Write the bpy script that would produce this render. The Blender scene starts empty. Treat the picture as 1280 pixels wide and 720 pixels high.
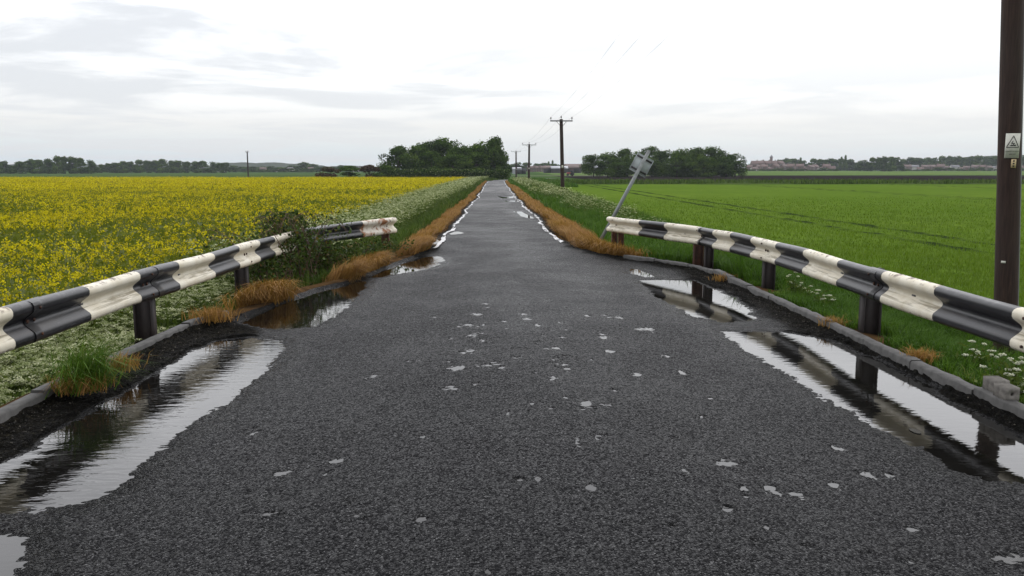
import bpy, math, random
import numpy as np

# ------------------------------------------------------------------ camera, sky, sun, exposure
S = bpy.context.scene
C = S.collection
F = 1050.0                       # focal length in pixels of a 1280 wide frame
PITCH = math.atan(147.5 / F)     # horizon stands 147.5 px above the centre
YAW = math.atan(22.0 / F)
CAM = np.array([0.0, 0.0, 1.60])
fwd = np.array([math.sin(YAW) * math.cos(PITCH), math.cos(YAW) * math.cos(PITCH), -math.sin(PITCH)])
right = np.array([math.cos(YAW), -math.sin(YAW), 0.0])
up = np.cross(right, fwd)
cam_data = bpy.data.cameras.new('camera')
cam = bpy.data.objects.new('camera', cam_data)
C.objects.link(cam)
cam.location = CAM
cam.rotation_euler = (math.pi / 2 - PITCH, 0, -YAW)
cam_data.sensor_width = 36.0
cam_data.lens = 36.0 * F / 1280.0
cam_data.clip_start = 0.05
cam_data.clip_end = 12000
S.camera = cam

SUN_EL, SUN_AZ = math.radians(48), math.radians(25)     # azimuth clockwise from +Y
w = bpy.data.worlds.new('World'); S.world = w; w.use_nodes = True
nt = w.node_tree; nt.nodes.clear()
def N(tree, typ, **kw):
    n = tree.nodes.new(typ)
    for k, v in kw.items():
        if k.startswith('i_'):
            key = k[2:]
            n.inputs[int(key) if key.isdigit() else key.replace('_', ' ')].default_value = v
        else:
            setattr(n, k, v)
    return n
def math_node(tree, op, a, b=None, clamp=False):
    n = tree.nodes.new('ShaderNodeMath'); n.operation = op; n.use_clamp = clamp
    for i, v in enumerate((a, b)):
        if v is None: continue
        if isinstance(v, (int, float)): n.inputs[i].default_value = v
        else: tree.links.new(v, n.inputs[i])
    return n.outputs[0]
def ramp(tree, fac, stops, interp='LINEAR'):
    n = tree.nodes.new('ShaderNodeValToRGB'); cr = n.color_ramp; cr.interpolation = interp
    while len(cr.elements) > 1: cr.elements.remove(cr.elements[-1])
    cr.elements[0].position = stops[0][0]; cr.elements[0].color = (*stops[0][1], 1)
    for p, c in stops[1:]:
        e = cr.elements.new(p); e.color = (*c, 1)
    tree.links.new(fac, n.inputs[0])
    return n.outputs[0]
def mixc(tree, fac, a, b, mode='MIX'):
    n = tree.nodes.new('ShaderNodeMix'); n.data_type = 'RGBA'; n.blend_type = mode
    for i, v in ((0, fac), (6, a), (7, b)):
        if isinstance(v, (int, float)): n.inputs[i].default_value = v
        elif isinstance(v, tuple): n.inputs[i].default_value = (*v, 1)
        else: tree.links.new(v, n.inputs[i])
    return n.outputs[2]
def maprange(tree, v, a, b, c=0.0, d=1.0, smooth=True):
    n = tree.nodes.new('ShaderNodeMapRange')
    n.interpolation_type = 'SMOOTHSTEP' if smooth else 'LINEAR'
    tree.links.new(v, n.inputs[0])
    for i, x in enumerate((a, b, c, d)): n.inputs[i + 1].default_value = x
    return n.outputs[0]
def gray(v): return (v, v, v)

sky = N(nt, 'ShaderNodeTexSky', sky_type='NISHITA', sun_disc=False, sun_elevation=SUN_EL, sun_rotation=SUN_AZ)
tc = N(nt, 'ShaderNodeTexCoord')
sep = N(nt, 'ShaderNodeSeparateXYZ'); nt.links.new(tc.outputs['Generated'], sep.inputs[0])
zc = math_node(nt, 'MAXIMUM', sep.outputs[2], 0.0)
# clouds lie on a flat deck: project the view direction onto it
den = math_node(nt, 'ADD', zc, 0.055)
comb = N(nt, 'ShaderNodeCombineXYZ')
nt.links.new(math_node(nt, 'DIVIDE', sep.outputs[0], den), comb.inputs[0])
nt.links.new(math_node(nt, 'DIVIDE', sep.outputs[1], den), comb.inputs[1])
n1 = N(nt, 'ShaderNodeTexNoise', noise_dimensions='3D', i_Scale=0.55, i_Detail=7.0, i_Roughness=0.55, i_Distortion=0.4)
nt.links.new(comb.outputs[0], n1.inputs['Vector'])
cl = maprange(nt, n1.outputs[0], 0.41, 0.60)
grad = ramp(nt, zc, [(0.0, (0.80, 0.88, 0.95)), (0.025, (0.84, 0.90, 0.94)), (0.05, gray(0.96)), (0.08, gray(1.15)),
                     (0.16, gray(1.75)), (0.30, (2.7, 2.7, 2.78)), (0.6, (2.5, 2.5, 2.58)), (1.0, (1.7, 1.7, 1.76))])
# the sun stands behind the cloud ahead, so the sky behind the viewer is duller
grad = mixc(nt, 1.0, grad, maprange(nt, sep.outputs[1], -0.7, 0.5, 0.42, 1.0), 'MULTIPLY')
dimn = math_node(nt, 'MULTIPLY', cl, math_node(nt, 'MULTIPLY', maprange(nt, sep.outputs[0], -0.45, 0.45, 0.95, 0.60), maprange(nt, zc, 0.16, 0.40, 1.0, 0.35)))
cloud = mixc(nt, dimn, grad, (0.85, 0.87, 0.905))
# clear blue air shows through thinly near the horizon
skyc = mixc(nt, 1.0, sky.outputs[0], gray(0.10), 'MULTIPLY')
blend = mixc(nt, 0.88, skyc, cloud)
bg = N(nt, 'ShaderNodeBackground', i_Strength=1.0)
nt.links.new(blend, bg.inputs[0])
out = N(nt, 'ShaderNodeOutputWorld'); nt.links.new(bg.outputs[0], out.inputs[0])

sun_d = bpy.data.lights.new('sun', 'SUN'); sun_d.energy = 0.6; sun_d.angle = math.radians(35); sun_d.color = (1.0, 0.97, 0.93)
sun = bpy.data.objects.new('sun', sun_d); C.objects.link(sun)
sun.rotation_euler = (math.pi / 2 - SUN_EL, 0, -SUN_AZ + math.pi)
sun.location = (0, 0, 50)

S.view_settings.view_transform = 'Standard'
S.view_settings.look = 'None'
S.view_settings.gamma = 1.0
S.view_settings.use_curve_mapping = False
S.view_settings.exposure = 0.0
S.render.engine = 'CYCLES'
S.cycles.use_denoising = True
S.cycles.denoiser = 'OPENIMAGEDENOISE'
S.cycles.denoising_input_passes = 'RGB_ALBEDO_NORMAL'
S.cycles.denoising_prefilter = 'ACCURATE'
S.cycles.max_bounces = 6
S.cycles.diffuse_bounces = 3
S.cycles.transparent_max_bounces = 8
S.cycles.volume_bounces = 0
HAZE_DENSITY = 0.00016

# ------------------------------------------------------------------ small maths
rng = np.random.default_rng(7)
def smooth(t):
    t = np.clip(t, 0, 1); return t * t * (3 - 2 * t)
def _hash(i, j, s):
    h = (i.astype(np.int64) * 374761393 + j.astype(np.int64) * 668265263 + s * 1274126177) & 0xFFFFFFFF
    h = ((h ^ (h >> 13)) * 1103515245) & 0xFFFFFFFF
    h = ((h ^ (h >> 16)) * 2654435761) & 0xFFFFFFFF
    return ((h >> 8) & 0xFFFF) / 65535.0
def vnoise(x, y, s=0):
    x = np.asarray(x, float); y = np.asarray(y, float)
    i = np.floor(x); j = np.floor(y); u = x - i; v = y - j
    u = u * u * (3 - 2 * u); v = v * v * (3 - 2 * v)
    a = _hash(i, j, s); b = _hash(i + 1, j, s); c = _hash(i, j + 1, s); d = _hash(i + 1, j + 1, s)
    return (a * (1 - u) + b * u) * (1 - v) + (c * (1 - u) + d * u) * v
def fbm(x, y, s=0, o=4):
    r = 0; a = 0.5; t = 0
    for k in range(o):
        r = r + a * vnoise(x * 2 ** k, y * 2 ** k, s + 17 * k); t += a; a *= 0.5
    return r / t

def ray(px, py):
    d = fwd * F + right * (px - 640.0) - up * (py - 360.0)
    return d
def bp(px, py, z):
    d = ray(px, py); t = (z - CAM[2]) / d[2]
    return CAM + d * t
def bpx(px, D):
    """ground position seen in column px at distance D down the road"""
    d = ray(px, 212.5); return np.array([d[0] / d[1] * D, D])
def project(P):
    P = np.atleast_2d(P) - CAM
    f = P @ fwd; return 640 + F * (P @ right) / f, 360 - F * (P @ up) / f

def z_road(y):
    return -0.36 * smooth((np.asarray(y, float) - 14.0) / 50.0)
_l = [(-30, -3.22), (6.5, -3.22), (8.6, -3.16), (9.2, -2.95), (10.4, -2.78), (11.8, -2.52), (12.6, -2.2), (14.2, -1.95), (16.2, -1.56), (17.6, -1.37), (25, -1.36), (60, -1.38), (120, -1.4), (150, -1.2), (165, 0.3), (185, 4.5), (200, 12)]
_r = [(-30, 3.50), (13.2, 3.50), (14.0, 3.32), (15.1, 2.74), (16.2, 2.02), (17.6, 1.72), (25, 1.66), (60, 1.72), (120, 1.75), (150, 1.9), (165, 3.3), (185, 8.0), (200, 16)]
def wob(y, s):
    return (fbm(y * 0.35, y * 0 + s, s, 3) - 0.5) * 0.35 * smooth((y - 17) / 6) + (fbm(y * 2.1, y * 0 + s, s + 3, 2) - 0.5) * 0.07 * smooth((y - 9) / 3)
def xl(y):
    y = np.asarray(y, float); return np.interp(y, *zip(*_l)) + wob(y, 11)
def xr(y):
    y = np.asarray(y, float); return np.interp(y, *zip(*_r)) + wob(y, 29)
def z_ground(x, y):
    x = np.asarray(x, float); y = np.asarray(y, float)
    d = np.where(x > 0.5 * (xl(y) + xr(y)), x - xr(y), xl(y) - x)
    zf = -0.62 + np.where(x > 20, 1.6 * smooth((y - 330) / 420), 1.5 * smooth((y - 540) / 420))
    zr = z_road(y) - 0.03
    far = smooth((y - 190) / 15)
    width = np.where((x < 0) & (y < 14), 1.15, 1.9)
    t = smooth((d - 0.12) / width)
    z = zr * (1 - t) + zf * t + (fbm(x * 1.3, y * 1.3, 5, 3) - 0.5) * 0.10 * smooth(d / 0.6)
    z = np.where(d < 0.02, zr - 0.40 * smooth((0.02 - d) / 0.14), z)
    return z * (1 - far) + zf * far

# ------------------------------------------------------------------ mesh helpers
class Acc:
    """collects faces, then links them as ONE mesh object"""
    def __init__(self): self.v = []; self.q = []; self.t = []; self.qm = []; self.tm = []; self.qa = []; self.ta = []; self.n = 0
    def add(self, V, quads=None, tris=None, m=0, var=None):
        V = np.asarray(V, float).reshape(-1, 3); b = self.n
        self.v.append(V); self.n += len(V)
        for F_, L, M, A in ((quads, self.q, self.qm, self.qa), (tris, self.t, self.tm, self.ta)):
            if F_ is None or len(F_) == 0: continue
            F_ = np.asarray(F_, int); L.append(F_ + b)
            M.append(np.broadcast_to(np.asarray(m), (len(F_),)))
            A.append(np.full(len(F_), 0.5) if var is None else np.broadcast_to(np.asarray(var, float), (len(F_),)))
        return self
    def mesh(self, name, mats, off=None, smooth_shade=False):
        V = np.concatenate(self.v) if self.v else np.zeros((0, 3))
        if off is not None: V = V - np.asarray(off)
        Q = np.concatenate(self.q) if self.q else np.zeros((0, 4), int)
        T = np.concatenate(self.t) if self.t else np.zeros((0, 3), int)
        mi = np.concatenate(self.qm + self.tm) if (self.q or self.t) else np.zeros(0)
        va = np.concatenate(self.qa + self.ta) if (self.q or self.t) else np.zeros(0)
        me = bpy.data.meshes.new(name)
        me.vertices.add(len(V)); me.vertices.foreach_set('co', V.astype(np.float32).ravel())
        loops = np.concatenate([Q.ravel(), T.ravel()]).astype(np.int32)
        me.loops.add(len(loops)); me.loops.foreach_set('vertex_index', loops)
        ls = np.concatenate([np.arange(len(Q)) * 4, len(Q) * 4 + np.arange(len(T)) * 3]).astype(np.int32)
        me.polygons.add(len(ls)); me.polygons.foreach_set('loop_start', ls)
        for m_ in (mats if isinstance(mats, (list, tuple)) else [mats]): me.materials.append(m_)
        me.polygons.foreach_set('material_index', mi.astype(np.int32))
        if smooth_shade: me.polygons.foreach_set('use_smooth', np.ones(len(ls), bool))
        me.update(calc_edges=True)
        a = me.attributes.new('var', 'FLOAT', 'FACE'); a.data.foreach_set('value', va.astype(np.float32))
        return me
def base_of(o):
    p = np.zeros(3)
    while o is not None: p += np.array(o.location); o = o.parent
    return p
def obj(name, acc, mats, parent=None, loc=None, smooth_shade=False):
    """geometry is given in world coordinates; a child's mesh is kept relative to its parent"""
    off = base_of(parent) if parent is not None else (np.zeros(3) if loc is None else np.asarray(loc, float))
    o = bpy.data.objects.new(name, acc.mesh(name, mats, off, smooth_shade)); C.objects.link(o)
    if parent is not None: o.parent = parent
    elif loc is not None: o.location = loc
    return o
def tag(o, label, cat, group=None, kind=None):
    o['label'] = label; o['category'] = cat
    if group: o['group'] = group
    if kind: o['kind'] = kind
    return o
def thing(name, label, cat, loc, group=None):
    o = bpy.data.objects.new(name, None); C.objects.link(o); o.location = [float(c) for c in loc]
    o.empty_display_size = 0.2
    return tag(o, label, cat, group)
def structure(o, label=None):
    o['kind'] = 'structure'
    if label: o['label'] = label
    return o
def stuff(o, label, cat):
    return tag(o, label, cat, kind='stuff')
def copy_tree(o, parent=None):
    c = o.copy(); C.objects.link(c)
    if parent is not None: c.parent = parent
    for ch in list(o.children): copy_tree(ch, c)
    return c

BOXQ = np.array([[0, 2, 3, 1], [4, 5, 7, 6], [0, 1, 5, 4], [2, 6, 7, 3], [0, 4, 6, 2], [1, 3, 7, 5]])
def box(acc, c, s, R=None, m=0, var=None):
    g = np.array([[x, y, z] for z in (-.5, .5) for y in (-.5, .5) for x in (-.5, .5)]) * np.asarray(s, float)
    if R is not None: g = g @ np.asarray(R).T
    acc.add(g + np.asarray(c), BOXQ, m=m, var=var)
def frame(d):
    d = np.asarray(d, float); d = d / np.linalg.norm(d)
    a = np.array([0, 0, 1.0]) if abs(d[2]) < 0.9 else np.array([1.0, 0, 0])
    u = np.cross(a, d); u /= np.linalg.norm(u); return u, np.cross(d, u), d
def tube(acc, pts, rad, n=8, m=0, var=None, caps=True):
    pts = np.asarray(pts, float); rad = np.broadcast_to(np.asarray(rad, float), (len(pts),))
    V = []; a = np.arange(n) * 2 * math.pi / n; u0 = None
    for i in range(len(pts)):
        d = pts[min(i + 1, len(pts) - 1)] - pts[max(i - 1, 0)]
        u, v, d = frame(d)
        if u0 is not None:
            u = u0 - d * (u0 @ d); u /= np.linalg.norm(u); v = np.cross(d, u)
        u0 = u
        V.append(pts[i] + rad[i] * (np.cos(a)[:, None] * u + np.sin(a)[:, None] * v))
    V = np.concatenate(V); Q = []
    for i in range(len(pts) - 1):
        for k in range(n):
            k2 = (k + 1) % n; Q.append([i * n + k, i * n + k2, (i + 1) * n + k2, (i + 1) * n + k])
    T = []
    if caps:
        V = np.concatenate([V, pts[:1], pts[-1:]]); e = len(pts) * n
        for k in range(n):
            k2 = (k + 1) % n; T.append([e, k2, k]); T.append([e + 1, (len(pts) - 1) * n + k, (len(pts) - 1) * n + k2])
    acc.add(V, Q, T, m=m, var=var)
def grid(acc, X, Y, Z, m=0):
    r, c = X.shape; V = np.stack([X, Y, Z], -1).reshape(-1, 3)
    i = (np.arange(r - 1)[:, None] * c + np.arange(c - 1)[None]).ravel()
    acc.add(V, np.stack([i, i + 1, i + c + 1, i + c], -1), m=m)

def blades(acc, P, h, wd, lean, var, m=0, az=None, r=rng):
    """grass blades: a quad and a tip each"""
    n = len(P)
    if n == 0: return
    h = np.broadcast_to(h, (n,)); wd = np.broadcast_to(wd, (n,)); lean = np.broadcast_to(lean, (n,))
    a = r.uniform(0, 2 * math.pi, n) if az is None else az
    L = np.stack([np.cos(a), np.sin(a), a * 0], -1); b = a + math.pi / 2 + r.normal(0, .5, n)
    Wd = np.stack([np.cos(b), np.sin(b), b * 0], -1) * (wd / 2)[:, None]
    z = np.array([0, 0, 1.0])
    mid = P + L * (lean * h * 0.35)[:, None] + z * (h * 0.6)[:, None]
    tip = P + L * (lean * h)[:, None] + z * (h * np.sqrt(np.clip(1 - (0.8 * lean) ** 2, 0.06, 1)))[:, None]
    V = np.stack([P - Wd, P + Wd, mid - Wd * .8, mid + Wd * .8, tip], 1).reshape(-1, 3)
    i = np.arange(n)[:, None] * 5
    acc.add(V, i + np.array([0, 1, 3, 2]), None, m=m, var=var)
    acc.n -= len(V); acc.v.pop()
    acc.add(V, None, i + np.array([2, 3, 4]), m=m, var=var)
def leaves(acc, P, size, Nrm, var, m=0, aspect=0.6, r=rng):
    """rhombus leaves facing Nrm"""
    n = len(P)
    if n == 0: return
    Nrm = Nrm / (np.linalg.norm(Nrm, axis=1)[:, None] + 1e-9)
    t = r.normal(size=(n, 3)); u = np.cross(Nrm, t); u /= (np.linalg.norm(u, axis=1)[:, None] + 1e-9)
    v = np.cross(Nrm, u); s = np.broadcast_to(size, (n,))[:, None]
    V = np.stack([P - u * s * .5, P + v * s * .5 * aspect, P + u * s * .5 + Nrm * s * .08, P - v * s * .5 * aspect], 1).reshape(-1, 3)
    i = np.arange(n)[:, None] * 4
    acc.add(V, i + np.arange(4), None, m=m, var=var)
def rnorm(n, up_=0.0, r=rng):
    v = r.normal(size=(n, 3)); v /= np.linalg.norm(v, axis=1)[:, None]; v[:, 2] += up_; return v

# ------------------------------------------------------------------ materials
def new_mat(name):
    m = bpy.data.materials.new(name); m.use_nodes = True; m.node_tree.nodes.clear(); return m, m.node_tree
def finish(t, sh, disp=None):
    o = N(t, 'ShaderNodeOutputMaterial'); t.links.new(sh, o.inputs[0])
def attr(t, name='var'):
    a = N(t, 'ShaderNodeAttribute', attribute_name=name); return a.outputs['Fac']
def noise(t, scale, detail=4, rough=0.55, vec=None, dist=0.0):
    n = N(t, 'ShaderNodeTexNoise', i_Scale=scale, i_Detail=float(detail), i_Roughness=rough, i_Distortion=dist)
    if vec is not None: t.links.new(vec, n.inputs['Vector'])
    return n.outputs[0]
def pos(t): return N(t, 'ShaderNodeNewGeometry').outputs['Position']
def objco(t): return N(t, 'ShaderNodeTexCoord').outputs['Object']
def scaled(t, v, s):
    n = N(t, 'ShaderNodeVectorMath', operation='MULTIPLY'); t.links.new(v, n.inputs[0]); n.inputs[1].default_value = s; return n.outputs[0]
def principled(t, col, rough=0.6, bump=None, spec=0.5, metal=0.0):
    p = N(t, 'ShaderNodeBsdfPrincipled')
    for k, v in (('Base Color', col), ('Roughness', rough), ('Metallic', metal), ('Specular IOR Level', spec)):
        if isinstance(v, (int, float)): p.inputs[k].default_value = v
        elif isinstance(v, tuple): p.inputs[k].default_value = (*v, 1)
        else: t.links.new(v, p.inputs[k])
    if bump is not None: t.links.new(bump, p.inputs['Normal'])
    return p.outputs[0]
def bump(t, h, strength=0.5, dist=0.01, normal=None):
    b = N(t, 'ShaderNodeBump', i_Strength=strength, i_Distance=dist); t.links.new(h, b.inputs['Height'])
    if normal is not None: t.links.new(normal, b.inputs['Normal'])
    return b.outputs[0]
def foliage(name, stops, transl=0.28, patch=None, rough=0.6, spec=0.07):
    """leaf material: colour by the leaf's own value, with slow patches over the ground"""
    m, t = new_mat(name)
    f = attr(t)
    if patch:
        f = math_node(t, 'ADD', math_node(t, 'MULTIPLY', f, 1 - patch[1]), math_node(t, 'MULTIPLY', noise(t, patch[0], 3, vec=pos(t)), patch[1]))
    c = ramp(t, f, stops)
    p = principled(t, c, rough, spec=spec)
    tr = N(t, 'ShaderNodeBsdfTranslucent'); t.links.new(mixc(t, 1.0, c, (1.0, 1.1, 0.6), 'MULTIPLY'), tr.inputs[0])
    mx = N(t, 'ShaderNodeMixShader', i_0=transl); t.links.new(p, mx.inputs[1]); t.links.new(tr.outputs[0], mx.inputs[2])
    finish(t, mx.outputs[0]); return m
def simple(name, col, rough=0.6, var=0.25, scale=8.0, bumps=0.0, spec=0.5, metal=0.0):
    m, t = new_mat(name); n = noise(t, scale, 6, vec=objco(t))
    a = tuple(x * (1 - var) for x in col); b = tuple(min(1, x * (1 + var)) for x in col)
    c = ramp(t, n, [(0.3, a), (0.7, b)])
    finish(t, principled(t, c, rough, bump(t, n, bumps, 0.01) if bumps else None, spec, metal)); return m

M = {}
M['grass'] = foliage('grass', [(0.0, (0.028, 0.048, 0.010)), (0.5, (0.062, 0.105, 0.018)), (0.85, (0.105, 0.150, 0.030)), (1.0, (0.22, 0.19, 0.07))])
M['lush'] = foliage('lush_grass', [(0.0, (0.026, 0.055, 0.008)), (0.5, (0.058, 0.125, 0.012)), (0.9, (0.100, 0.185, 0.022)), (1.0, (0.17, 0.19, 0.05))])
M['dead'] = foliage('dead_grass', [(0.0, (0.11, 0.060, 0.022)), (0.45, (0.29, 0.155, 0.050)), (0.72, (0.42, 0.235, 0.078)), (0.86, (0.28, 0.20, 0.06)), (1.0, (0.12, 0.15, 0.03))], patch=(1.6, 0.45))
M['crop'] = foliage('young_crop', [(0.0, (0.078, 0.126, 0.013)), (0.5, (0.112, 0.178, 0.017)), (1.0, (0.150, 0.225, 0.025))])
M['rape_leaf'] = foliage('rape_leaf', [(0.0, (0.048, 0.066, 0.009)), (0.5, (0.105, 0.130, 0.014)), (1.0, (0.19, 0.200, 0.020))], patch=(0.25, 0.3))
M['rape_flower'] = foliage('rape_flower', [(0.0, (0.32, 0.265, 0.006)), (0.5, (0.51, 0.42, 0.008)), (1.0, (0.73, 0.60, 0.014))], transl=0.35)
M['umbel'] = foliage('umbel', [(0.0, (0.19, 0.23, 0.09)), (0.5, (0.36, 0.39, 0.21)), (1.0, (0.66, 0.66, 0.48))], transl=0.3)
M['umbel_white'] = foliage('umbel_white', [(0.0, (0.40, 0.42, 0.28)), (1.0, (0.80, 0.80, 0.72))], transl=0.3)
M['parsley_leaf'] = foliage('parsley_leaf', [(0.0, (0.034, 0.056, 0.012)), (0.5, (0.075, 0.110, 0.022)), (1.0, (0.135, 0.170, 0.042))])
M['bramble'] = foliage('bramble_leaf', [(0.0, (0.018, 0.030, 0.008)), (0.55, (0.052, 0.086, 0.016)), (0.85, (0.080, 0.112, 0.024)), (1.0, (0.15, 0.075, 0.025))], spec=0.12)
M['tree_leaf'] = foliage('tree_leaf', [(0.0, (0.010, 0.022, 0.005)), (0.5, (0.042, 0.078, 0.014)), (1.0, (0.098, 0.152, 0.026))], transl=0.25, spec=0.0)
M['tree_leaf_pale'] = foliage('tree_leaf_pale', [(0.0, (0.016, 0.032, 0.006)), (0.5, (0.060, 0.106, 0.016)), (1.0, (0.125, 0.185, 0.028))], transl=0.25, spec=0.0)
M['bush_red'] = foliage('reddish_bush_leaf', [(0.0, (0.040, 0.022, 0.012)), (0.5, (0.075, 0.038, 0.022)), (1.0, (0.075, 0.085, 0.026))], transl=0.2)
M['bark'] = simple('bark', (0.055, 0.042, 0.032), 0.9, 0.4, 5.0, 0.6)
M['twig'] = simple('twig', (0.10, 0.060, 0.036), 0.85, 0.4, 20.0)
M['pole_wood'] = None
M['galv'] = simple('galvanised_steel', (0.20, 0.215, 0.21), 0.55, 0.2, 14.0, 0.1, metal=0.2)
M['sign_back'] = simple('sign_back_grey', (0.40, 0.44, 0.44), 0.5, 0.14, 9.0)
M['steel_dark'] = simple('dark_steel', (0.035, 0.033, 0.034), 0.5, 0.3, 18.0, 0.1)
M['plate_white'] = simple('plate_white', (0.62, 0.62, 0.54), 0.5, 0.08, 30.0)
M['plate_cream'] = simple('plate_cream', (0.60, 0.47, 0.26), 0.6, 0.15, 40.0)
M['black'] = simple('black_ink', (0.02, 0.02, 0.02), 0.6, 0.1, 20.0)
M['porcelain'] = simple('porcelain', (0.055, 0.040, 0.036), 0.25, 0.2, 20.0)
M['wire'] = simple('wire', (0.16, 0.16, 0.17), 0.6, 0.1, 20.0)
M['concrete'] = simple('concrete', (0.060, 0.058, 0.055), 0.75, 0.4, 14.0, 0.4)
M['grit'] = foliage('grit', [(0.0, (0.012, 0.011, 0.010)), (0.7, (0.050, 0.046, 0.040)), (1.0, (0.16, 0.145, 0.12))], transl=0.0, spec=0.2)
M['stub'] = simple('weathered_concrete', (0.21, 0.195, 0.175), 0.85, 0.35, 25.0, 0.4)
M['brick'] = simple('brick_wall', (0.16, 0.115, 0.10), 0.85, 0.25, 0.5)
M['render'] = simple('rendered_wall', (0.48, 0.46, 0.43), 0.85, 0.12, 0.4)
M['roof_red'] = simple('red_roof_tiles', (0.13, 0.080, 0.070), 0.8, 0.25, 0.6)
M['roof_brown'] = simple('brown_roof_tiles', (0.13, 0.09, 0.08), 0.8, 0.25, 0.6)
M['roof_grey'] = simple('grey_roof_slates', (0.14, 0.14, 0.15), 0.7, 0.2, 0.6)
M['glass'] = simple('window_glass', (0.05, 0.06, 0.07), 0.15, 0.1, 2.0)
M['barn_metal'] = simple('barn_cladding', (0.055, 0.05, 0.055), 0.7, 0.3, 0.4)
M['shed_metal'] = simple('shed_cladding', (0.36, 0.37, 0.40), 0.6, 0.15, 0.5)
M['car_red'] = simple('red_paint', (0.28, 0.045, 0.035), 0.3, 0.1, 2.0)
M['rubber'] = simple('rubber', (0.02, 0.02, 0.02), 0.8, 0.1, 9.0)

# creosoted pole
m, t = new_mat('creosoted_wood'); M['pole_wood'] = m
oc = objco(t); g = noise(t, 9.0, 7, 0.6, scaled(t, oc, (6, 6, 0.35)), 0.6)
g2 = noise(t, 1.1, 3, 0.5, scaled(t, oc, (1, 1, 0.6)))
c = ramp(t, g, [(0.25, (0.016, 0.009, 0.007)), (0.55, (0.040, 0.023, 0.018)), (0.8, (0.074, 0.044, 0.032))])
c = mixc(t, maprange(t, g2, 0.4, 0.75, 0.0, 0.4), c, (0.050, 0.040, 0.034))
finish(t, principled(t, c, 0.72, bump(t, g, 0.5, 0.01), 0.3))

# barrier paints: white gone cream with dirt lying in the trough, black gone grey with dust
def paint(name, base_stops, chip, wear, dirt, rough):
    m, t = new_mat(name); P = pos(t); nz = N(t, 'ShaderNodeSeparateXYZ'); t.links.new(P, nz.inputs[0])
    n_a = noise(t, 5.0, 6, 0.6, P); n_b = noise(t, 38.0, 5, 0.65, P)
    n_s = noise(t, 6.0, 6, 0.65, scaled(t, P, (1.0, 0.28, 7.0)), 0.5)
    c = ramp(t, n_a, base_stops)
    gn = N(t, 'ShaderNodeNewGeometry'); gz = N(t, 'ShaderNodeSeparateXYZ'); t.links.new(gn.outputs['Normal'], gz.inputs[0])
    zz = nz.outputs[2]
    trough = math_node(t, 'MULTIPLY', maprange(t, zz, 0.405, 0.45), maprange(t, zz, 0.50, 0.475))
    dm = math_node(t, 'MULTIPLY', trough, maprange(t, n_s, 0.46, 0.60), True)
    c = mixc(t, math_node(t, 'MULTIPLY', dm, dirt[1]), c, dirt[0])
    grime = maprange(t, n_s, 0.54, 0.78, 0.0, dirt[2] * 0.7); c = mixc(t, grime, c, dirt[0])
    ch = math_node(t, 'MULTIPLY', maprange(t, n_b, 0.70, 0.74), maprange(t, n_a, 0.54, 0.62))
    edge = math_node(t, 'MULTIPLY', maprange(t, math_node(t, 'ABSOLUTE', math_node(t, 'SUBTRACT', zz, 0.505)), 0.118, 0.150), maprange(t, noise(t, 13.0, 5, 0.6, P), 0.52, 0.60))
    ch = math_node(t, 'MAXIMUM', ch, math_node(t, 'MULTIPLY', edge, wear), True)
    c = mixc(t, ch, c, chip)
    # long scratches and cracks in the paint
    v = N(t, 'ShaderNodeTexNoise', i_Scale=3.0, i_Detail=3.0); t.links.new(scaled(t, P, (0.9, 0.35, 16.0)), v.inputs['Vector'])
    crack = math_node(t, 'MULTIPLY', maprange(t, math_node(t, 'ABSOLUTE', math_node(t, 'SUBTRACT', v.outputs[0], 0.5)), 0.006, 0.0), maprange(t, n_a, 0.52, 0.58))
    c = mixc(t, math_node(t, 'MULTIPLY', crack, 0.7), c, chip)
    finish(t, principled(t, c, math_node(t, 'ADD', math_node(t, 'MULTIPLY', n_s, 0.25), rough), bump(t, math_node(t, 'SUBTRACT', n_b, ch), 0.12, 0.004), 0.30 if rough < 0.3 else 0.42)); return m
M['white_paint'] = paint('white_paint', [(0.3, (0.56, 0.50, 0.37)), (0.6, (0.70, 0.655, 0.54))], (0.085, 0.042, 0.024), 0.9, ((0.17, 0.14, 0.075), 0.75, 0.5), 0.38)
M['black_paint'] = paint('black_paint', [(0.3, (0.008, 0.008, 0.010)), (0.7, (0.015, 0.015, 0.018))], (0.10, 0.10, 0.10), 0.4, ((0.045, 0.04, 0.036), 0.5, 0.22), 0.22)
M['rust'] = None
m, t = new_mat('rusty_steel'); M['rust'] = m
n = noise(t, 11.0, 7, 0.65, pos(t)); n2 = noise(t, 2.6, 4, 0.6, pos(t))
c = ramp(t, n, [(0.25, (0.030, 0.014, 0.010)), (0.55, (0.085, 0.036, 0.020)), (0.8, (0.17, 0.070, 0.028))])
c = mixc(t, maprange(t, n2, 0.45, 0.65, 0.0, 0.7), c, (0.030, 0.020, 0.018))
finish(t, principled(t, c, 0.8, bump(t, n, 0.5, 0.006), 0.3))
M['rust_white'] = None
m, t = new_mat('rust_through_white_paint'); M['rust_white'] = m
n = noise(t, 9.0, 6, 0.65, pos(t)); n2 = noise(t, 3.0, 4, 0.6, pos(t))
c = mixc(t, maprange(t, math_node(t, 'ADD', n, math_node(t, 'MULTIPLY', n2, 0.6)), 0.77, 0.93), (0.62, 0.58, 0.50), (0.24, 0.095, 0.030))
finish(t, principled(t, c, 0.65, bump(t, n, 0.3, 0.004), 0.4))
M['post_steel'] = None
m, t = new_mat('post_steel'); M['post_steel'] = m
n = noise(t, 14.0, 6, 0.65, scaled(t, pos(t), (1, 1, 0.4))); n2 = noise(t, 3.0, 4, 0.6, pos(t))
c = ramp(t, n, [(0.25, (0.008, 0.006, 0.006)), (0.6, (0.020, 0.013, 0.012)), (0.85, (0.050, 0.026, 0.017))])
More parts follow.
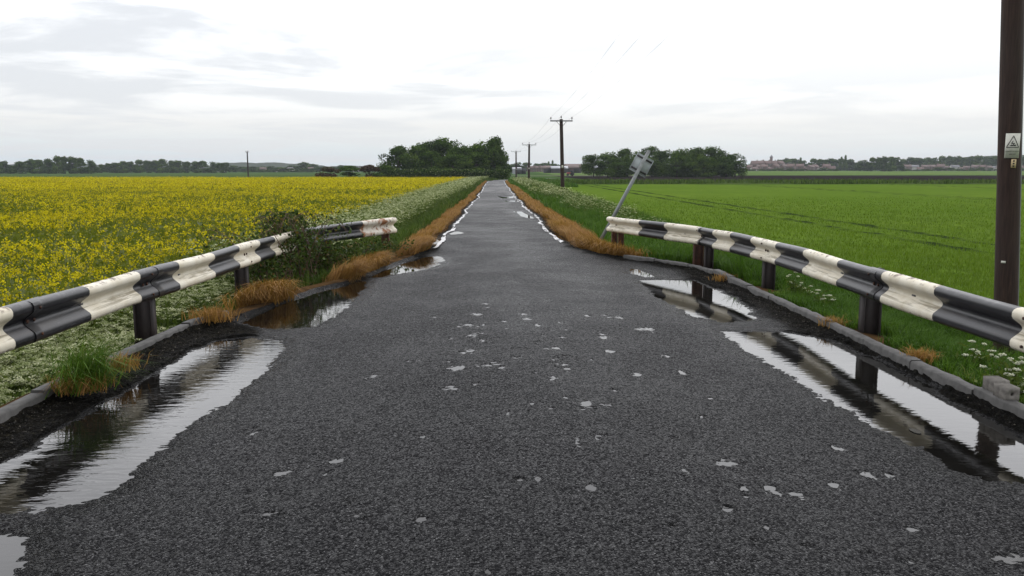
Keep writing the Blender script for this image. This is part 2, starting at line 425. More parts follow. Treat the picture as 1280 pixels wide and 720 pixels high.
c = mixc(t, maprange(t, n2, 0.5, 0.7, 0.0, 0.5), c, (0.038, 0.030, 0.027))
finish(t, principled(t, c, 0.6, bump(t, n, 0.3, 0.004), 0.4))

# wet chip-seal asphalt
m, t = new_mat('wet_asphalt'); M['asphalt'] = m
P = pos(t)
vor = N(t, 'ShaderNodeTexVoronoi', feature='F1', i_Scale=100.0, i_Randomness=1.0); t.links.new(P, vor.inputs['Vector'])
nn = noise(t, 60.0, 4, 0.6, P)
grain = math_node(t, 'ADD', math_node(t, 'MULTIPLY', math_node(t, 'SUBTRACT', 1.0, vor.outputs['Distance']), 0.7), math_node(t, 'MULTIPLY', nn, 0.7))
stone = N(t, 'ShaderNodeSeparateColor'); t.links.new(vor.outputs['Color'], stone.inputs[0])
c = ramp(t, stone.outputs[0], [(0.0, (0.004, 0.004, 0.0045)), (0.45, (0.012, 0.012, 0.013)), (0.75, (0.030, 0.030, 0.032)), (0.92, (0.078, 0.078, 0.080)), (1.0, (0.17, 0.17, 0.17))])
big = noise(t, 0.9, 5, 0.6, P); bed = noise(t, 0.33, 3, 0.5, scaled(t, P, (1, 0.25, 1)))
c = mixc(t, maprange(t, vor.outputs['Distance'], 0.38, 0.62), c, (0.008, 0.008, 0.009))
c = mixc(t, maprange(t, big, 0.35, 0.7, 0.0, 0.45), c, (0.011, 0.011, 0.012))
mud = attr(t, 'mud')
mudn = math_node(t, 'MULTIPLY', mud, maprange(t, noise(t, 16.0, 5, 0.6, P), 0.30, 0.50, 0.55, 1.0))
mossy = ramp(t, noise(t, 22.0, 5, 0.65, P), [(0.35, (0.004, 0.004, 0.0035)), (0.55, (0.012, 0.011, 0.009)), (0.66, (0.032, 0.029, 0.020)), (0.78, (0.055, 0.055, 0.020))])
c = mixc(t, mudn, c, mossy)
wm = attr(t, 'wet'); c = mixc(t, math_node(t, 'MULTIPLY', wm, 0.55), c, (0.005, 0.005, 0.005))
wet = math_node(t, 'ADD', maprange(t, big, 0.38, 0.66, 0.0, 0.10), maprange(t, bed, 0.4, 0.62, 0.0, 0.10))
specl = math_node(t, 'MULTIPLY', maprange(t, stone.outputs[1], 0.35, 1.0, 0.02, 0.28), math_node(t, 'SUBTRACT', 1.0, math_node(t, 'MULTIPLY', mud, 0.9)))
rough = math_node(t, 'ADD', math_node(t, 'SUBTRACT', math_node(t, 'SUBTRACT', 0.52, math_node(t, 'MULTIPLY', wm, 0.14)), wet), math_node(t, 'MULTIPLY', mud, 0.25))
finish(t, principled(t, c, rough, bump(t, grain, 1.0, 0.020), specl))

# puddle water: dark bed under a shiny rippled skin
def water(name, amp, col=(0.0045, 0.0042, 0.0036)):
    m, t = new_mat(name); P = pos(t)
    r1 = noise(t, 7.0, 3, 0.5, scaled(t, P, (0.8, 2.2, 1)), 0.5)
    r2 = noise(t, 2.2, 2, 0.5, scaled(t, P, (1.0, 1.6, 1)))
    b = bump(t, r1, amp, 0.010); c = mixc(t, maprange(t, noise(t, 3.0, 4, 0.6, P), 0.4, 0.65), col, tuple(x * 1.9 for x in col))
    p = N(t, 'ShaderNodeBsdfPrincipled', i_Roughness=0.015, i_IOR=1.333)
    t.links.new(c, p.inputs['Base Color']); t.links.new(b, p.inputs['Normal'])
    finish(t, p.outputs[0]); return m
M['water_rippled'] = water('rippled_rainwater', 0.20)
M['water_still'] = water('rainwater', 0.07)
M['water_film'] = water('thin_water_film', 0.10); M['water_film'].node_tree.nodes['Principled BSDF'].inputs['Roughness'].default_value = 0.16
M['water_film'].node_tree.nodes['Principled BSDF'].inputs['Specular IOR Level'].default_value = 0.38
M['water_calm'] = water('calm_rainwater', 0.035)

# worn edge line
m, t = new_mat('worn_line_paint'); M['line'] = m
P = pos(t); k = maprange(t, math_node(t, 'ADD', noise(t, 0.8, 3, 0.5, P), math_node(t, 'MULTIPLY', noise(t, 12.0, 4, 0.6, P), 0.55)), 0.60, 0.68)
p = principled(t, ramp(t, noise(t, 20, 4, vec=P), [(0.3, gray(0.42)), (0.7, gray(0.62))]), 0.6)
tr = N(t, 'ShaderNodeBsdfTransparent'); mx = N(t, 'ShaderNodeMixShader'); t.links.new(k, mx.inputs[0]); t.links.new(tr.outputs[0], mx.inputs[1]); t.links.new(p, mx.inputs[2])
finish(t, mx.outputs[0])

# ground: soil and grass, young crop to the right of the road, soil under the rape to the left
m, t = new_mat('ground'); M['ground'] = m
P = pos(t); s = N(t, 'ShaderNodeSeparateXYZ'); t.links.new(P, s.inputs[0])
nf = noise(t, 3.0, 8, 0.65, P); nm = noise(t, 0.05, 5, 0.6, P); nfar = noise(t, 0.9, 6, 0.6, scaled(t, P, (1, 0.3, 1)))
grassc = ramp(t, nf, [(0.3, (0.020, 0.036, 0.010)), (0.55, (0.040, 0.075, 0.016)), (0.75, (0.065, 0.095, 0.026))])
cropc = ramp(t, nfar, [(0.25, (0.080, 0.132, 0.014)), (0.5, (0.093, 0.145, 0.021)), (0.75, (0.110, 0.172, 0.019))])
cropc = mixc(t, maprange(t, nm, 0.35, 0.7, 0.0, 0.55), cropc, (0.064, 0.120, 0.012))
row = N(t, 'ShaderNodeTexWave', wave_type='BANDS', bands_direction='X', i_Scale=0.35, i_Distortion=1.2, i_Detail=2.0); t.links.new(P, row.inputs['Vector'])
cropc = mixc(t, math_node(t, 'MULTIPLY', row.outputs['Fac'], 0.10), cropc, (0.035, 0.085, 0.006))
xe = math_node(t, 'ADD', s.outputs[0], math_node(t, 'MULTIPLY', nf, 0.8))
soilnear = math_node(t, 'MULTIPLY', maprange(t, s.outputs[1], 55, 12, 0.0, 0.6), maprange(t, nf, 0.42, 0.6))
cropc = mixc(t, soilnear, cropc, (0.030, 0.055, 0.010))
cropmask = math_node(t, 'MULTIPLY', maprange(t, xe, 6.4, 6.9), maprange(t, math_node(t, 'ADD', s.outputs[1], math_node(t, 'MULTIPLY', nm, 8.0)), 136, 133))
grassc = mixc(t, attr(t, 'verge'), grassc, ramp(t, nf, [(0.3, (0.030, 0.020, 0.012)), (0.6, (0.075, 0.044, 0.020)), (0.75, (0.11, 0.068, 0.030))]))
c = mixc(t, cropmask, grassc, cropc)
# wheel tracks left in the crop
for x0 in (13.3, 15.05, 37.2, 38.9, 61.0, 62.7):
    d = math_node(t, 'ABSOLUTE', math_node(t, 'SUBTRACT', math_node(t, 'ADD', s.outputs[0], math_node(t, 'MULTIPLY', noise(t, 1.5, 3, 0.5, P), 0.16)), x0 + 0.08))
    tm = math_node(t, 'MULTIPLY', math_node(t, 'MULTIPLY', maprange(t, d, 0.34, 0.18), cropmask), maprange(t, noise(t, 0.5, 4, 0.6, P), 0.38, 0.52, 0.25, 0.95))
    c = mixc(t, tm, c, (0.018, 0.030, 0.010))
rapemask = math_node(t, 'MULTIPLY', maprange(t, s.outputs[0], -4.6, -5.2), maprange(t, s.outputs[1], 146, 144))
c = mixc(t, rapemask, c, ramp(t, nf, [(0.3, (0.012, 0.020, 0.008)), (0.7, (0.030, 0.048, 0.012))]))
farc = ramp(t, noise(t, 0.012, 5, 0.6, P), [(0.3, (0.034, 0.070, 0.020)), (0.7, (0.060, 0.105, 0.028))])
c = mixc(t, maprange(t, s.outputs[1], 150, 220), c, farc)
finish(t, principled(t, c, 0.9, bump(t, nf, 0.5, 0.05), 0.0))
def field_mat(name, a, b, sc):
    m, t = new_mat(name); P = pos(t)
    n = noise(t, sc, 6, 0.6, scaled(t, P, (0.5, 1.6, 1)))
    finish(t, principled(t, ramp(t, n, [(0.3, a), (0.7, b)]), 0.9, spec=0.0)); return m
M['soil'] = field_mat('peat_soil', (0.014, 0.011, 0.011), (0.026, 0.021, 0.020), 0.30)
M['pale_field'] = field_mat('pale_field', (0.075, 0.125, 0.035), (0.115, 0.165, 0.050), 0.02)
M['far_field'] = field_mat('far_field', (0.044, 0.074, 0.022), (0.066, 0.100, 0.030), 0.02)
M['strip'] = field_mat('grass_strip', (0.042, 0.072, 0.020), (0.085, 0.110, 0.035), 0.25)
M['path'] = field_mat('pale_track', (0.18, 0.19, 0.13), (0.26, 0.27, 0.19), 0.05)

# ------------------------------------------------------------------ ground, fields, hills
def axis(*seg):
    out = []
    for a, b, n in seg: out.append(np.linspace(a, b, n, endpoint=False))
    return np.concatenate(out + [[seg[-1][1]]])
gx = axis((-2400, -400, 12), (-400, -60, 24), (-60, -12, 40), (-12, -4, 60), (-4, 5, 95), (5, 9, 40), (9, 20, 50), (20, 60, 40), (60, 400, 26), (400, 2400, 12))
gy = axis((-60, -6, 20), (-6, 20, 180), (20, 60, 120), (60, 200, 120), (200, 420, 40), (420, 1200, 30), (1200, 2500, 8))
X, Y = np.meshgrid(gx, gy)
Z = z_ground(X, Y)
a = Acc(); grid(a, X, Y, Z)
gr_ = structure(obj('ground', a, M['ground'], smooth_shade=True), 'flat farmland with grass and young crop')
dg = np.where(X > 0.2, X - xr(Y), xl(Y) - X)
at_ = gr_.data.attributes.new('verge', 'FLOAT', 'POINT'); at_.data.foreach_set('value', (smooth((1.2 - dg) / 0.6) * (Y < 190)).astype(np.float32).ravel())
def field(name, x0, x1, y0, y1, dz, mat, label, wav=2.0, s=1):
    xs = np.linspace(x0, x1, 60); a = Acc()
    e0 = y0 + (fbm(xs * 0.03, xs * 0 + s, s, 3) - 0.5) * wav * 2; e1 = y1 + (fbm(xs * 0.03, xs * 0 + s, s + 9, 3) - 0.5) * wav * 2
    tt = np.linspace(0, 1, 24)[:, None]; Yy = e0[None] * (1 - tt) + e1[None] * tt; Xx = np.broadcast_to(xs, Yy.shape)
    grid(a, Xx, Yy, z_ground(Xx, Yy) + dz)
    structure(obj(name, a, mat), label)
field('ploughed_field', 21, 420, 151, 330, 0.06, M['soil'], 'dark bare peat field beyond the green crop', 3.0, 3)
field('pale_green_field', 26, 520, 336, 640, 0.10, M['pale_field'], 'pale green field in front of the village', 4.0, 5)
field('far_green_field', -620, -40, 150, 500, 0.06, M['far_field'], 'green field beyond the yellow rape', 2.0, 6)
field('pale_track', 5, 62, 300, 318, 0.12, M['path'], 'pale strip of track across the fields', 1.0, 8)
field('grass_strip', 9, 420, 136, 150, 0.05, M['strip'], 'rough grass strip between crop and ploughed field', 2.0, 9)

def hill(name, pxs, tops, D, depth, label, mat, seed):
    """a long low ridge; its crest is a polyline of (column, row)"""
    xs = np.linspace(bpx(pxs[0], D)[0], bpx(pxs[-1], D)[0], 90)
    kx = [bpx(p, D)[0] for p in pxs]; kz = [CAM[2] + (212.5 - t_) / F * D for t_ in tops]
    crest = np.interp(xs, kx, kz) + (fbm(xs / 26, xs * 0, seed, 4) - 0.5) * 7
    crest[0] = crest[-1] = -2
    v = np.linspace(-1, 1, 25)[:, None]
    prof = np.cos(v * math.pi / 2) ** 0.8
    Xx = np.broadcast_to(xs, (25, 90)); Yy = D + v * depth + Xx * 0
    Zz = -1.5 + (crest + 1.5)[None] * prof + (fbm(Xx / 14, Yy / 14, seed + 2, 3) - 0.5) * 5 * prof
    a = Acc(); grid(a, Xx, Yy, Zz)
    return structure(obj(name, a, mat), label)
m, t = new_mat('wooded_hillside'); M['hill'] = m
n = noise(t, 0.05, 8, 0.7, pos(t))
finish(t, principled(t, ramp(t, n, [(0.3, (0.012, 0.022, 0.010)), (0.55, (0.022, 0.036, 0.014)), (0.75, (0.042, 0.056, 0.022))]), 0.95, bump(t, n, 0.8, 3.0), 0.1))
hill('hill', [270, 300, 330, 345, 380, 420, 520, 640, 740], [211, 205, 203.5, 204, 207, 208, 208, 208, 211], 1500, 260, 'low wooded hill far off on the left', M['hill'], 3)
hill('hill', [1000, 1090, 1150, 1200, 1240, 1340, 1420], [210, 206, 203, 199, 196, 196, 205], 1100, 240, 'wooded rise behind the village on the right', M['hill'], 4)
hill('hill', [-160, -80, 0, 60, 160, 240, 300], [208, 206, 206, 206, 207, 208, 211], 1400, 240, 'low wooded hill far off behind the left tree line', M['hill'], 8)

# ------------------------------------------------------------------ road, puddles
def poly_world(pts, z=None):
    out_ = []
    for px, py in pts:
        zz = 0.0 if z is None else z
        for _ in range(4):
            p = bp(px, py, zz); zz = float(z_road(p[1]))
        out_.append(p[:2])
    return np.array(out_)
def sdist(P, poly):
    """signed distance, positive inside"""
    A = poly; B = np.roll(poly, -1, 0); d = np.full(len(P), 1e9); ins = np.zeros(len(P), bool)
    for a_, b_ in zip(A, B):
        e = b_ - a_; w_ = P - a_; tt = np.clip((w_ @ e) / (e @ e + 1e-12), 0, 1)
        d = np.minimum(d, np.hypot(*(w_ - tt[:, None] * e).T))
        c1 = (a_[1] <= P[:, 1]) != (b_[1] <= P[:, 1])
        with np.errstate(divide='ignore', invalid='ignore'):
            xi = a_[0] + (P[:, 1] - a_[1]) * e[0] / e[1]
        ins ^= c1 & (P[:, 0] < xi)
    return np.where(ins, d, -d)
PUD = [
 ('long rippled puddle along the left kerb under the barrier', 'water_rippled', [(-160, 640), (-70, 592), (0, 577), (30, 562), (80, 527), (140, 494), (190, 464), (240, 437), (270, 425), (318, 420), (355, 424), (363, 436), (352, 455), (325, 477), (305, 497), (270, 521), (230, 547), (200, 576), (170, 600), (140, 618), (100, 634), (50, 643), (0, 650), (-80, 668)]),
 ('small puddle corner at the lower left of the road', 'water_still', [(-120, 666), (-40, 657), (12, 658), (46, 666), (68, 683), (60, 704), (34, 728), (-10, 756), (-120, 766)]),
 ('brown puddle reflecting the dead grass on the left', 'water_still', [(400, 353), (432, 350), (466, 351), (453, 371), (436, 386), (420, 400), (394, 409), (340, 413), (308, 410), (292, 402), (312, 386), (340, 373), (368, 360)]),
 ('narrow puddle at the end of the left verge', 'water_calm', [(440, 347), (475, 333), (505, 324), (545, 319.5), (562, 323), (547, 334), (507, 342), (470, 348)]),
 ('small bright puddle at the bend of the right kerb', 'water_calm', [(779, 334), (800, 336), (826, 346), (806, 348), (788, 343)]),
 ('puddle under the right barrier with posts mirrored in it', 'water_calm', [(795, 350), (830, 349), (868, 350), (885, 356), (906, 364), (930, 374), (953, 397), (944, 402), (900, 405), (862, 396), (840, 384), (814, 371)]),
 ('large puddle along the right kerb mirroring the barrier', 'water_still', [(896, 414), (922, 412), (990, 415), (1035, 424), (1060, 431), (1100, 448), (1150, 473), (1200, 502), (1250, 524), (1280, 538), (1330, 562), (1400, 600), (1380, 625), (1320, 618), (1280, 611), (1240, 607), (1180, 590), (1130, 561), (1080, 535), (1030, 505), (985, 480), (940, 450), (908, 427)]),
 ('shallow crooked puddle at the far right road edge', 'water_calm', [(641, 263.6), (651, 263.8), (654, 266.2), (662, 269.6), (668, 273.2), (661, 272.4), (652, 270.2), (648, 266.2)]),
 ('thin puddle by the right edge line far down the road', 'water_calm', [(653, 257.5), (660, 258), (666, 262), (660, 262), (655, 260)]),
 ('pair of thin wet streaks far down the road', 'water_calm', [(622, 245), (630, 246.4), (643, 245.2), (640, 247.4), (629, 248)]),
 ('thin bright puddle across the right lane edge', 'water_calm', [(631, 250.6), (649, 250.4), (648, 252), (633, 251.8)]),
 ('small puddle on the right edge near the dead grass', 'water_calm', [(689, 292), (697, 293), (706, 299), (698, 298)]),
 ('small puddle broken over the left edge line', 'water_calm', [(537, 299), (552, 300), (556, 303), (542, 304.5)]),
 ('thin wet streak by the left edge line', 'water_calm', [(558, 290), (572, 289), (580, 291), (566, 293)]),
]
BASIN = 0.075                      # the puddles stand in the low channels of the road, below its crown and its silted edges
def poly_basin(pts): return np.array([bp(px, py, -BASIN - 0.0075)[:2] for px, py in pts])
NEAR_PUD = 7
def shrink(pl, k): c = pl.mean(0); return c + (pl - c) * k
polys = [poly_basin(p[2]) if k < NEAR_PUD else poly_world(p[2]) for k, p in enumerate(PUD)]
polys[7] = shrink(polys[7], 0.95)
def basin(x, y):
    x = np.asarray(x, float); y = np.asarray(y, float); out_ = np.zeros(x.shape); P_ = np.stack([x, y], -1)
    for pl in polys[:NEAR_PUD]:
        lo, hi = pl.min(0) - 2.6, pl.max(0) + 2.6
        k = np.where((x > lo[0]) & (x < hi[0]) & (y > lo[1]) & (y < hi[1]))[0]
        if len(k): out_[k] = np.maximum(out_[k], smooth((sdist(P_[k], pl) + 2.4) / 2.3))
    de = np.minimum(x - xl(y), xr(y) - x)
    return -BASIN * out_ * smooth((de + 0.04) / 0.11)
SPOTS = [(593, 391, 9, 1.6), (588, 405, 16, 2.2), (596, 417, 13, 2.5), (590, 437, 18, 2.6), (572, 457, 12, 3), (612, 454, 15, 3), (464, 463, 11, 2), (512, 463, 6, 1.6), (562, 482, 9, 3), (597, 478, 8, 2.2),
         (772, 391, 12, 1.8), (748, 413, 8, 3), (756, 417, 8, 2), (777, 404, 5, 1.8), (805, 404, 12, 2), (763, 434, 6, 2.2), (698, 455, 14, 4), (706, 458, 9, 3.5), (796, 462, 6, 2), (852, 457, 5, 2.5), (832, 437, 7, 1.6), (886, 489, 5, 2), (906, 489, 6, 1.6),
         (693, 473, 6, 4), (730, 501, 8, 4), (723, 552, 7, 8), (746, 545, 6, 7), (735, 607, 9, 6), (350, 580, 13, 4), (420, 566, 8, 3), (343, 631, 14, 4), (448, 637, 9, 5), (908, 570, 14, 5), (966, 604, 10, 6), (996, 607, 9, 6), (1052, 546, 9, 4), (944, 674, 12, 7), (1262, 686, 22, 9), (1130, 690, 12, 5), (520, 446, 12, 1.8), (935, 604, 8, 4), (430, 540, 9, 3), (660, 398, 6, 1.5), (585, 372, 7, 1.2), (655, 385, 6, 1.4), (686, 372, 5, 1.2)]

SPOTS = [(a_, b_, c_ * .8, d_ * .8) for a_, b_, c_, d_ in SPOTS]
rspot = random.Random(4)
for _ in range(70):
    yy_ = rspot.uniform(375, 520); SPOTS.append((640 + rspot.gauss(10, 75) * (yy_ / 420), yy_, rspot.uniform(2, 6) * yy_ / 450, rspot.uniform(.7, 1.5) * yy_ / 450))
for _ in range(40):
    yy_ = rspot.uniform(520, 715); SPOTS.append((rspot.uniform(300, 1180), yy_, rspot.uniform(3, 8), rspot.uniform(2, 4)))

y_rows = np.concatenate([np.linspace(-12, 1.2, 26)[:-1], np.linspace(1.2, 9, 720)[:-1], np.linspace(9, 20, 520)[:-1], np.linspace(20, 60, 220)[:-1], np.linspace(60, 200, 160)])
NU = 520
u = np.linspace(0, 1, NU)
Yr = np.repeat(y_rows[:, None], NU, 1); L_, R_ = xl(y_rows), xr(y_rows)
Xr = L_[:, None] * (1 - u) + R_[:, None] * u
x, y = Xr.ravel(), Yr.ravel()
chips = (vnoise(x * 62, y * 62, 3) - 0.5) * 0.0052 + (vnoise(x * 24, y * 24, 4) - 0.5) * 0.0044 + (fbm(x * 3, y * 3, 6, 3) - 0.5) * 0.006
fade = 1 - 0.75 * smooth((y - 14) / 20)
h = chips * fade + 0.0035
pts2 = np.stack([x, y], -1)
insidemask = np.full(len(x), -9.0); wetm = np.zeros(len(x))
for pl in polys:
    lo, hi = pl.min(0) - 0.6, pl.max(0) + 0.6
    k = np.where((x > lo[0]) & (x < hi[0]) & (y > lo[1]) & (y < hi[1]))[0]
    if len(k) == 0: continue
    sd = sdist(pts2[k], pl)
    jit = (fbm(x[k] * 5, y[k] * 3, 21, 4) - 0.5) * 0.16 + (vnoise(x[k] * 30, y[k] * 22, 24) - .5) * 0.04
    far = np.where(pl[:, 1].mean() > 19, 0.35, 1.0)
    sd = sd + jit * far
    insidemask[k] = np.maximum(insidemask[k], sd); wetm[k] = np.maximum(wetm[k], smooth((sd + 0.22 * far) / (0.20 * far)))
    h[k] -= 0.025 * smooth((sd + 0.09) / 0.34 / far)
for cx, cy, rx, ry in SPOTS:
    c_ = poly_world([(cx, cy)])[0]; ex = poly_world([(cx + rx, cy)])[0]; ey = poly_world([(cx, cy - ry)])[0]
    ax, ay = abs(ex[0] - c_[0]), abs(ey[1] - c_[1])
    k = np.where((abs(x - c_[0]) < ax * 3) & (abs(y - c_[1]) < ay * 3))[0]
    q = np.hypot((x[k] - c_[0]) / ax, (y[k] - c_[1]) / ay)
    q = q + (fbm(x[k] * 18, y[k] * 11, 33, 3) - 0.5) * 3.2 + (vnoise(x[k] * 48, y[k] * 30, 35) - .5) * 1.1
    wetm[k] = np.maximum(wetm[k], 0.85 * smooth((2.1 - q) / 1.3))
    h[k] -= 0.0056 * smooth((1.25 - q) / 1.1) - 1.1 * chips[k] * smooth((1.8 - q) / .8)
mudl = smooth((-2.42 - x + (fbm(x * 2, y * 1.2, 41, 3) - .5) * .5) / 0.25) * (y < 9.6)
mudr = smooth((x - 2.95 + (fbm(x * 2, y * 1.2, 43, 3) - .5) * .5 - 0.15 * np.clip(y - 8, 0, 5) * -0.1) / 0.3) * (y < 14.5)
dedge = np.minimum(x - np.repeat(L_, NU), np.repeat(R_, NU) - x)
mud = np.maximum(np.maximum(mudl, mudr), smooth((0.28 - dedge + (fbm(x * 3, y * 3, 47, 3) - .5) * .3) / 0.2) * (y > 8) * 0.9)
mud = mud * (insidemask < 0.03)
rim = smooth((dedge) / 0.1)
h = h + basin(x, y)
h = h + 0.034 * (mud * np.clip(fbm(x * 11, y * 11, 51, 4) - .12, 0, 1)) * (insidemask < 0.0)
Zr = z_road(y) + h - 0.035 * (1 - rim) * (y > 17)
a = Acc(); grid(a, Xr, Yr, Zr.reshape(Xr.shape))
road = structure(obj('road', a, M['asphalt'], smooth_shade=True), 'wet dark asphalt single track road')
at_ = road.data.attributes.new('mud', 'FLOAT', 'POINT'); at_.data.foreach_set('value', mud.astype(np.float32))
at_ = road.data.attributes.new('wet', 'FLOAT', 'POINT'); at_.data.foreach_set('value', wetm.astype(np.float32))

WATER = -0.0075
for kp, ((label, mat, _), pl) in enumerate(zip(PUD, polys)):
    c_ = pl.mean(0); out_ = pl + (pl - c_) / (np.linalg.norm(pl - c_, axis=1)[:, None] + 1e-6) * np.where(c_[1] > 19, 0.06, 0.22)
    xa, ya = out_.min(0), out_.max(0)
    xs = np.linspace(xa[0], ya[0], 30); ys = np.linspace(xa[1], ya[1], 40)
    Xx, Yy = np.meshgrid(xs, ys); a = Acc()
    V = np.stack([Xx, Yy, z_road(Yy) * (kp >= NEAR_PUD) - BASIN * (kp < NEAR_PUD) + WATER - 0.00012 * kp], -1).reshape(-1, 3)
    i = (np.arange(39)[:, None] * 30 + np.arange(29)[None]).ravel(); Q = np.stack([i, i + 1, i + 31, i + 30], -1)
    cen = V[Q].mean(1)[:, :2]
    keep = (sdist(cen, pl) > -0.2) & (cen[:, 0] > xl(cen[:, 1]) + 0.02) & (cen[:, 0] < xr(cen[:, 1]) - 0.02)
    a.add(V, Q[keep])
    o = structure(obj('puddle', a, M[mat]), label)
a = Acc()
for ks, (cx, cy, rx, ry) in enumerate(SPOTS):
    c_ = poly_world([(cx, cy)])[0]; ex = poly_world([(cx + rx, cy)])[0]; ey = poly_world([(cx, cy - ry)])[0]
    ax, ay = abs(ex[0] - c_[0]) * 1.5, abs(ey[1] - c_[1]) * 1.5
    th = np.arange(12) * math.pi / 6
    V = np.concatenate([[[c_[0], c_[1], 0]], np.stack([c_[0] + ax * np.cos(th), c_[1] + ay * np.sin(th), th * 0], -1)])
    V[:, 2] = z_road(V[:, 1]) + basin(V[:, 0], V[:, 1]) + 0.0004 - 0.00003 * ks
    a.add(V, None, [[0, 1 + k, 1 + (k + 1) % 12] for k in range(12)])
structure(obj('surface_water', a, M['water_film']), 'scattered films of rainwater in the hollows of the asphalt')

# edge lines
for name, fx, sg, y0 in (('edge_line', xl, 1, 17.3), ('edge_line', xr, -1, 18.6)):
    ys = np.concatenate([np.arange(y0, 60, 0.25), np.arange(60, 165, 1.0)])
    i0 = fx(ys) + sg * 0.13; i1 = i0 + sg * (0.085 + 0.02 * np.sin(ys * 1.7))
    Xx = np.stack([i0, i1] if sg > 0 else [i1, i0], -1); Yy = np.stack([ys, ys], -1); a = Acc()
    grid(a, Xx, Yy, z_road(Yy) + 0.012)
    structure(obj(name, a, M['line']), 'worn white edge line on the %s of the road' % ('left' if sg > 0 else 'right'))

# kerbs: concrete edging, sunk and broken
def kerb(pts, label, seed, gaps=()):
    pts = np.array(pts, float); a = Acc(); d = 0; seg = np.linalg.norm(np.diff(pts, axis=0), axis=1); cum = np.concatenate([[0], np.cumsum(seg)])
    s0 = 0.0; r = np.random.default_rng(seed); 
    while s0 < cum[-1] - 0.3:
        s1 = min(s0 + 0.915, cum[-1]); ss = np.linspace(s0, s1 - 0.012, 12)
        P_ = np.stack([np.interp(ss, cum, pts[:, 0]), np.interp(ss, cum, pts[:, 1])], -1)
        T_ = np.gradient(P_, axis=0); T_ /= np.linalg.norm(T_, axis=1)[:, None]; Nn = np.stack([T_[:, 1], -T_[:, 0]], -1)
        dz = r.normal(0, 0.008); dx = r.normal(0, 0.008)
        prof = [(-0.05, -0.12), (-0.05, 0.018), (-0.042, 0.030), (0.040, 0.032), (0.050, 0.018), (0.050, -0.12)]
        rows = []
        for o_, z_ in prof:
            jit = (vnoise(ss * 9 + o_ * 50, ss * 0 + z_ * 70, seed) - 0.5) * 0.012
            rows.append(np.concatenate([P_ + Nn * (o_ + dx + jit)[:, None], (z_road(P_[:, 1]) + z_ + dz + jit)[:, None]], 1))
        rows = np.array(rows); grid(a, rows[:, :, 0], rows[:, :, 1], rows[:, :, 2])
        for e in (0, -1):
            V = rows[:, e]; a.add(V, [[0, 1, 4, 5], [1, 2, 3, 4]])
        s0 = s1
        for g0, g1 in gaps:
            if g0 < s0 < g1: s0 = g1
    return structure(obj('kerb', a, M['concrete']), label)
kerb([(-3.26, -6), (-3.26, 7.4), (-3.20, 8.7), (-3.02, 9.35)], 'low broken concrete kerb on the left', 3, [(11.6, 11.75)])
kerb([(3.52, -6), (3.53, 11), (3.52, 13.2), (3.36, 14.0), (2.86, 15.0), (2.45, 15.6)], 'low concrete kerb curving on the right', 5)

# loose grit washed to the kerbs
ga_ = Acc(); n = 5200; r = np.random.default_rng(31); yy = r.uniform(2.2, 14, n); sd_ = r.uniform(size=n) < .5
off = np.abs(r.normal(0, .22, n)) + .03; xx = np.where(sd_, xl(yy) + off, xr(yy) - off)
i = np.clip(np.searchsorted(y_rows, yy), 1, len(y_rows) - 1); jx = np.clip(((xx - xl(yy)) / (xr(yy) - xl(yy)) * (NU - 1)).astype(int), 0, NU - 1)
zz = Zr.reshape(Xr.shape)[i, jx]; k = zz > -BASIN + .004; xx, yy, zz = xx[k], yy[k], zz[k]; n = len(xx); sz = .0028 + .0065 * r.uniform(0, 1, n) ** 3
O = np.array([[1, 0, 0], [0, 1, 0], [-1, 0, 0], [0, -1, 0], [0, 0, .8], [0, 0, -.5]])
V = np.stack([xx, yy, zz + sz * .3], -1)[:, None] + (O + r.normal(0, .22, (n, 6, 3))) * sz[:, None, None]
T = np.array([[0, 1, 4], [1, 2, 4], [2, 3, 4], [3, 0, 4], [1, 0, 5], [2, 1, 5], [3, 2, 5], [0, 3, 5]])
ga_.add(V.reshape(-1, 3), None, (np.arange(n)[:, None, None] * 6 + T).reshape(-1, 3), var=np.repeat(r.uniform(0, 1, n), 8))
stuff(obj('grit', ga_, M['grit']), 'loose grit and small stones washed along the kerbs', 'grit')

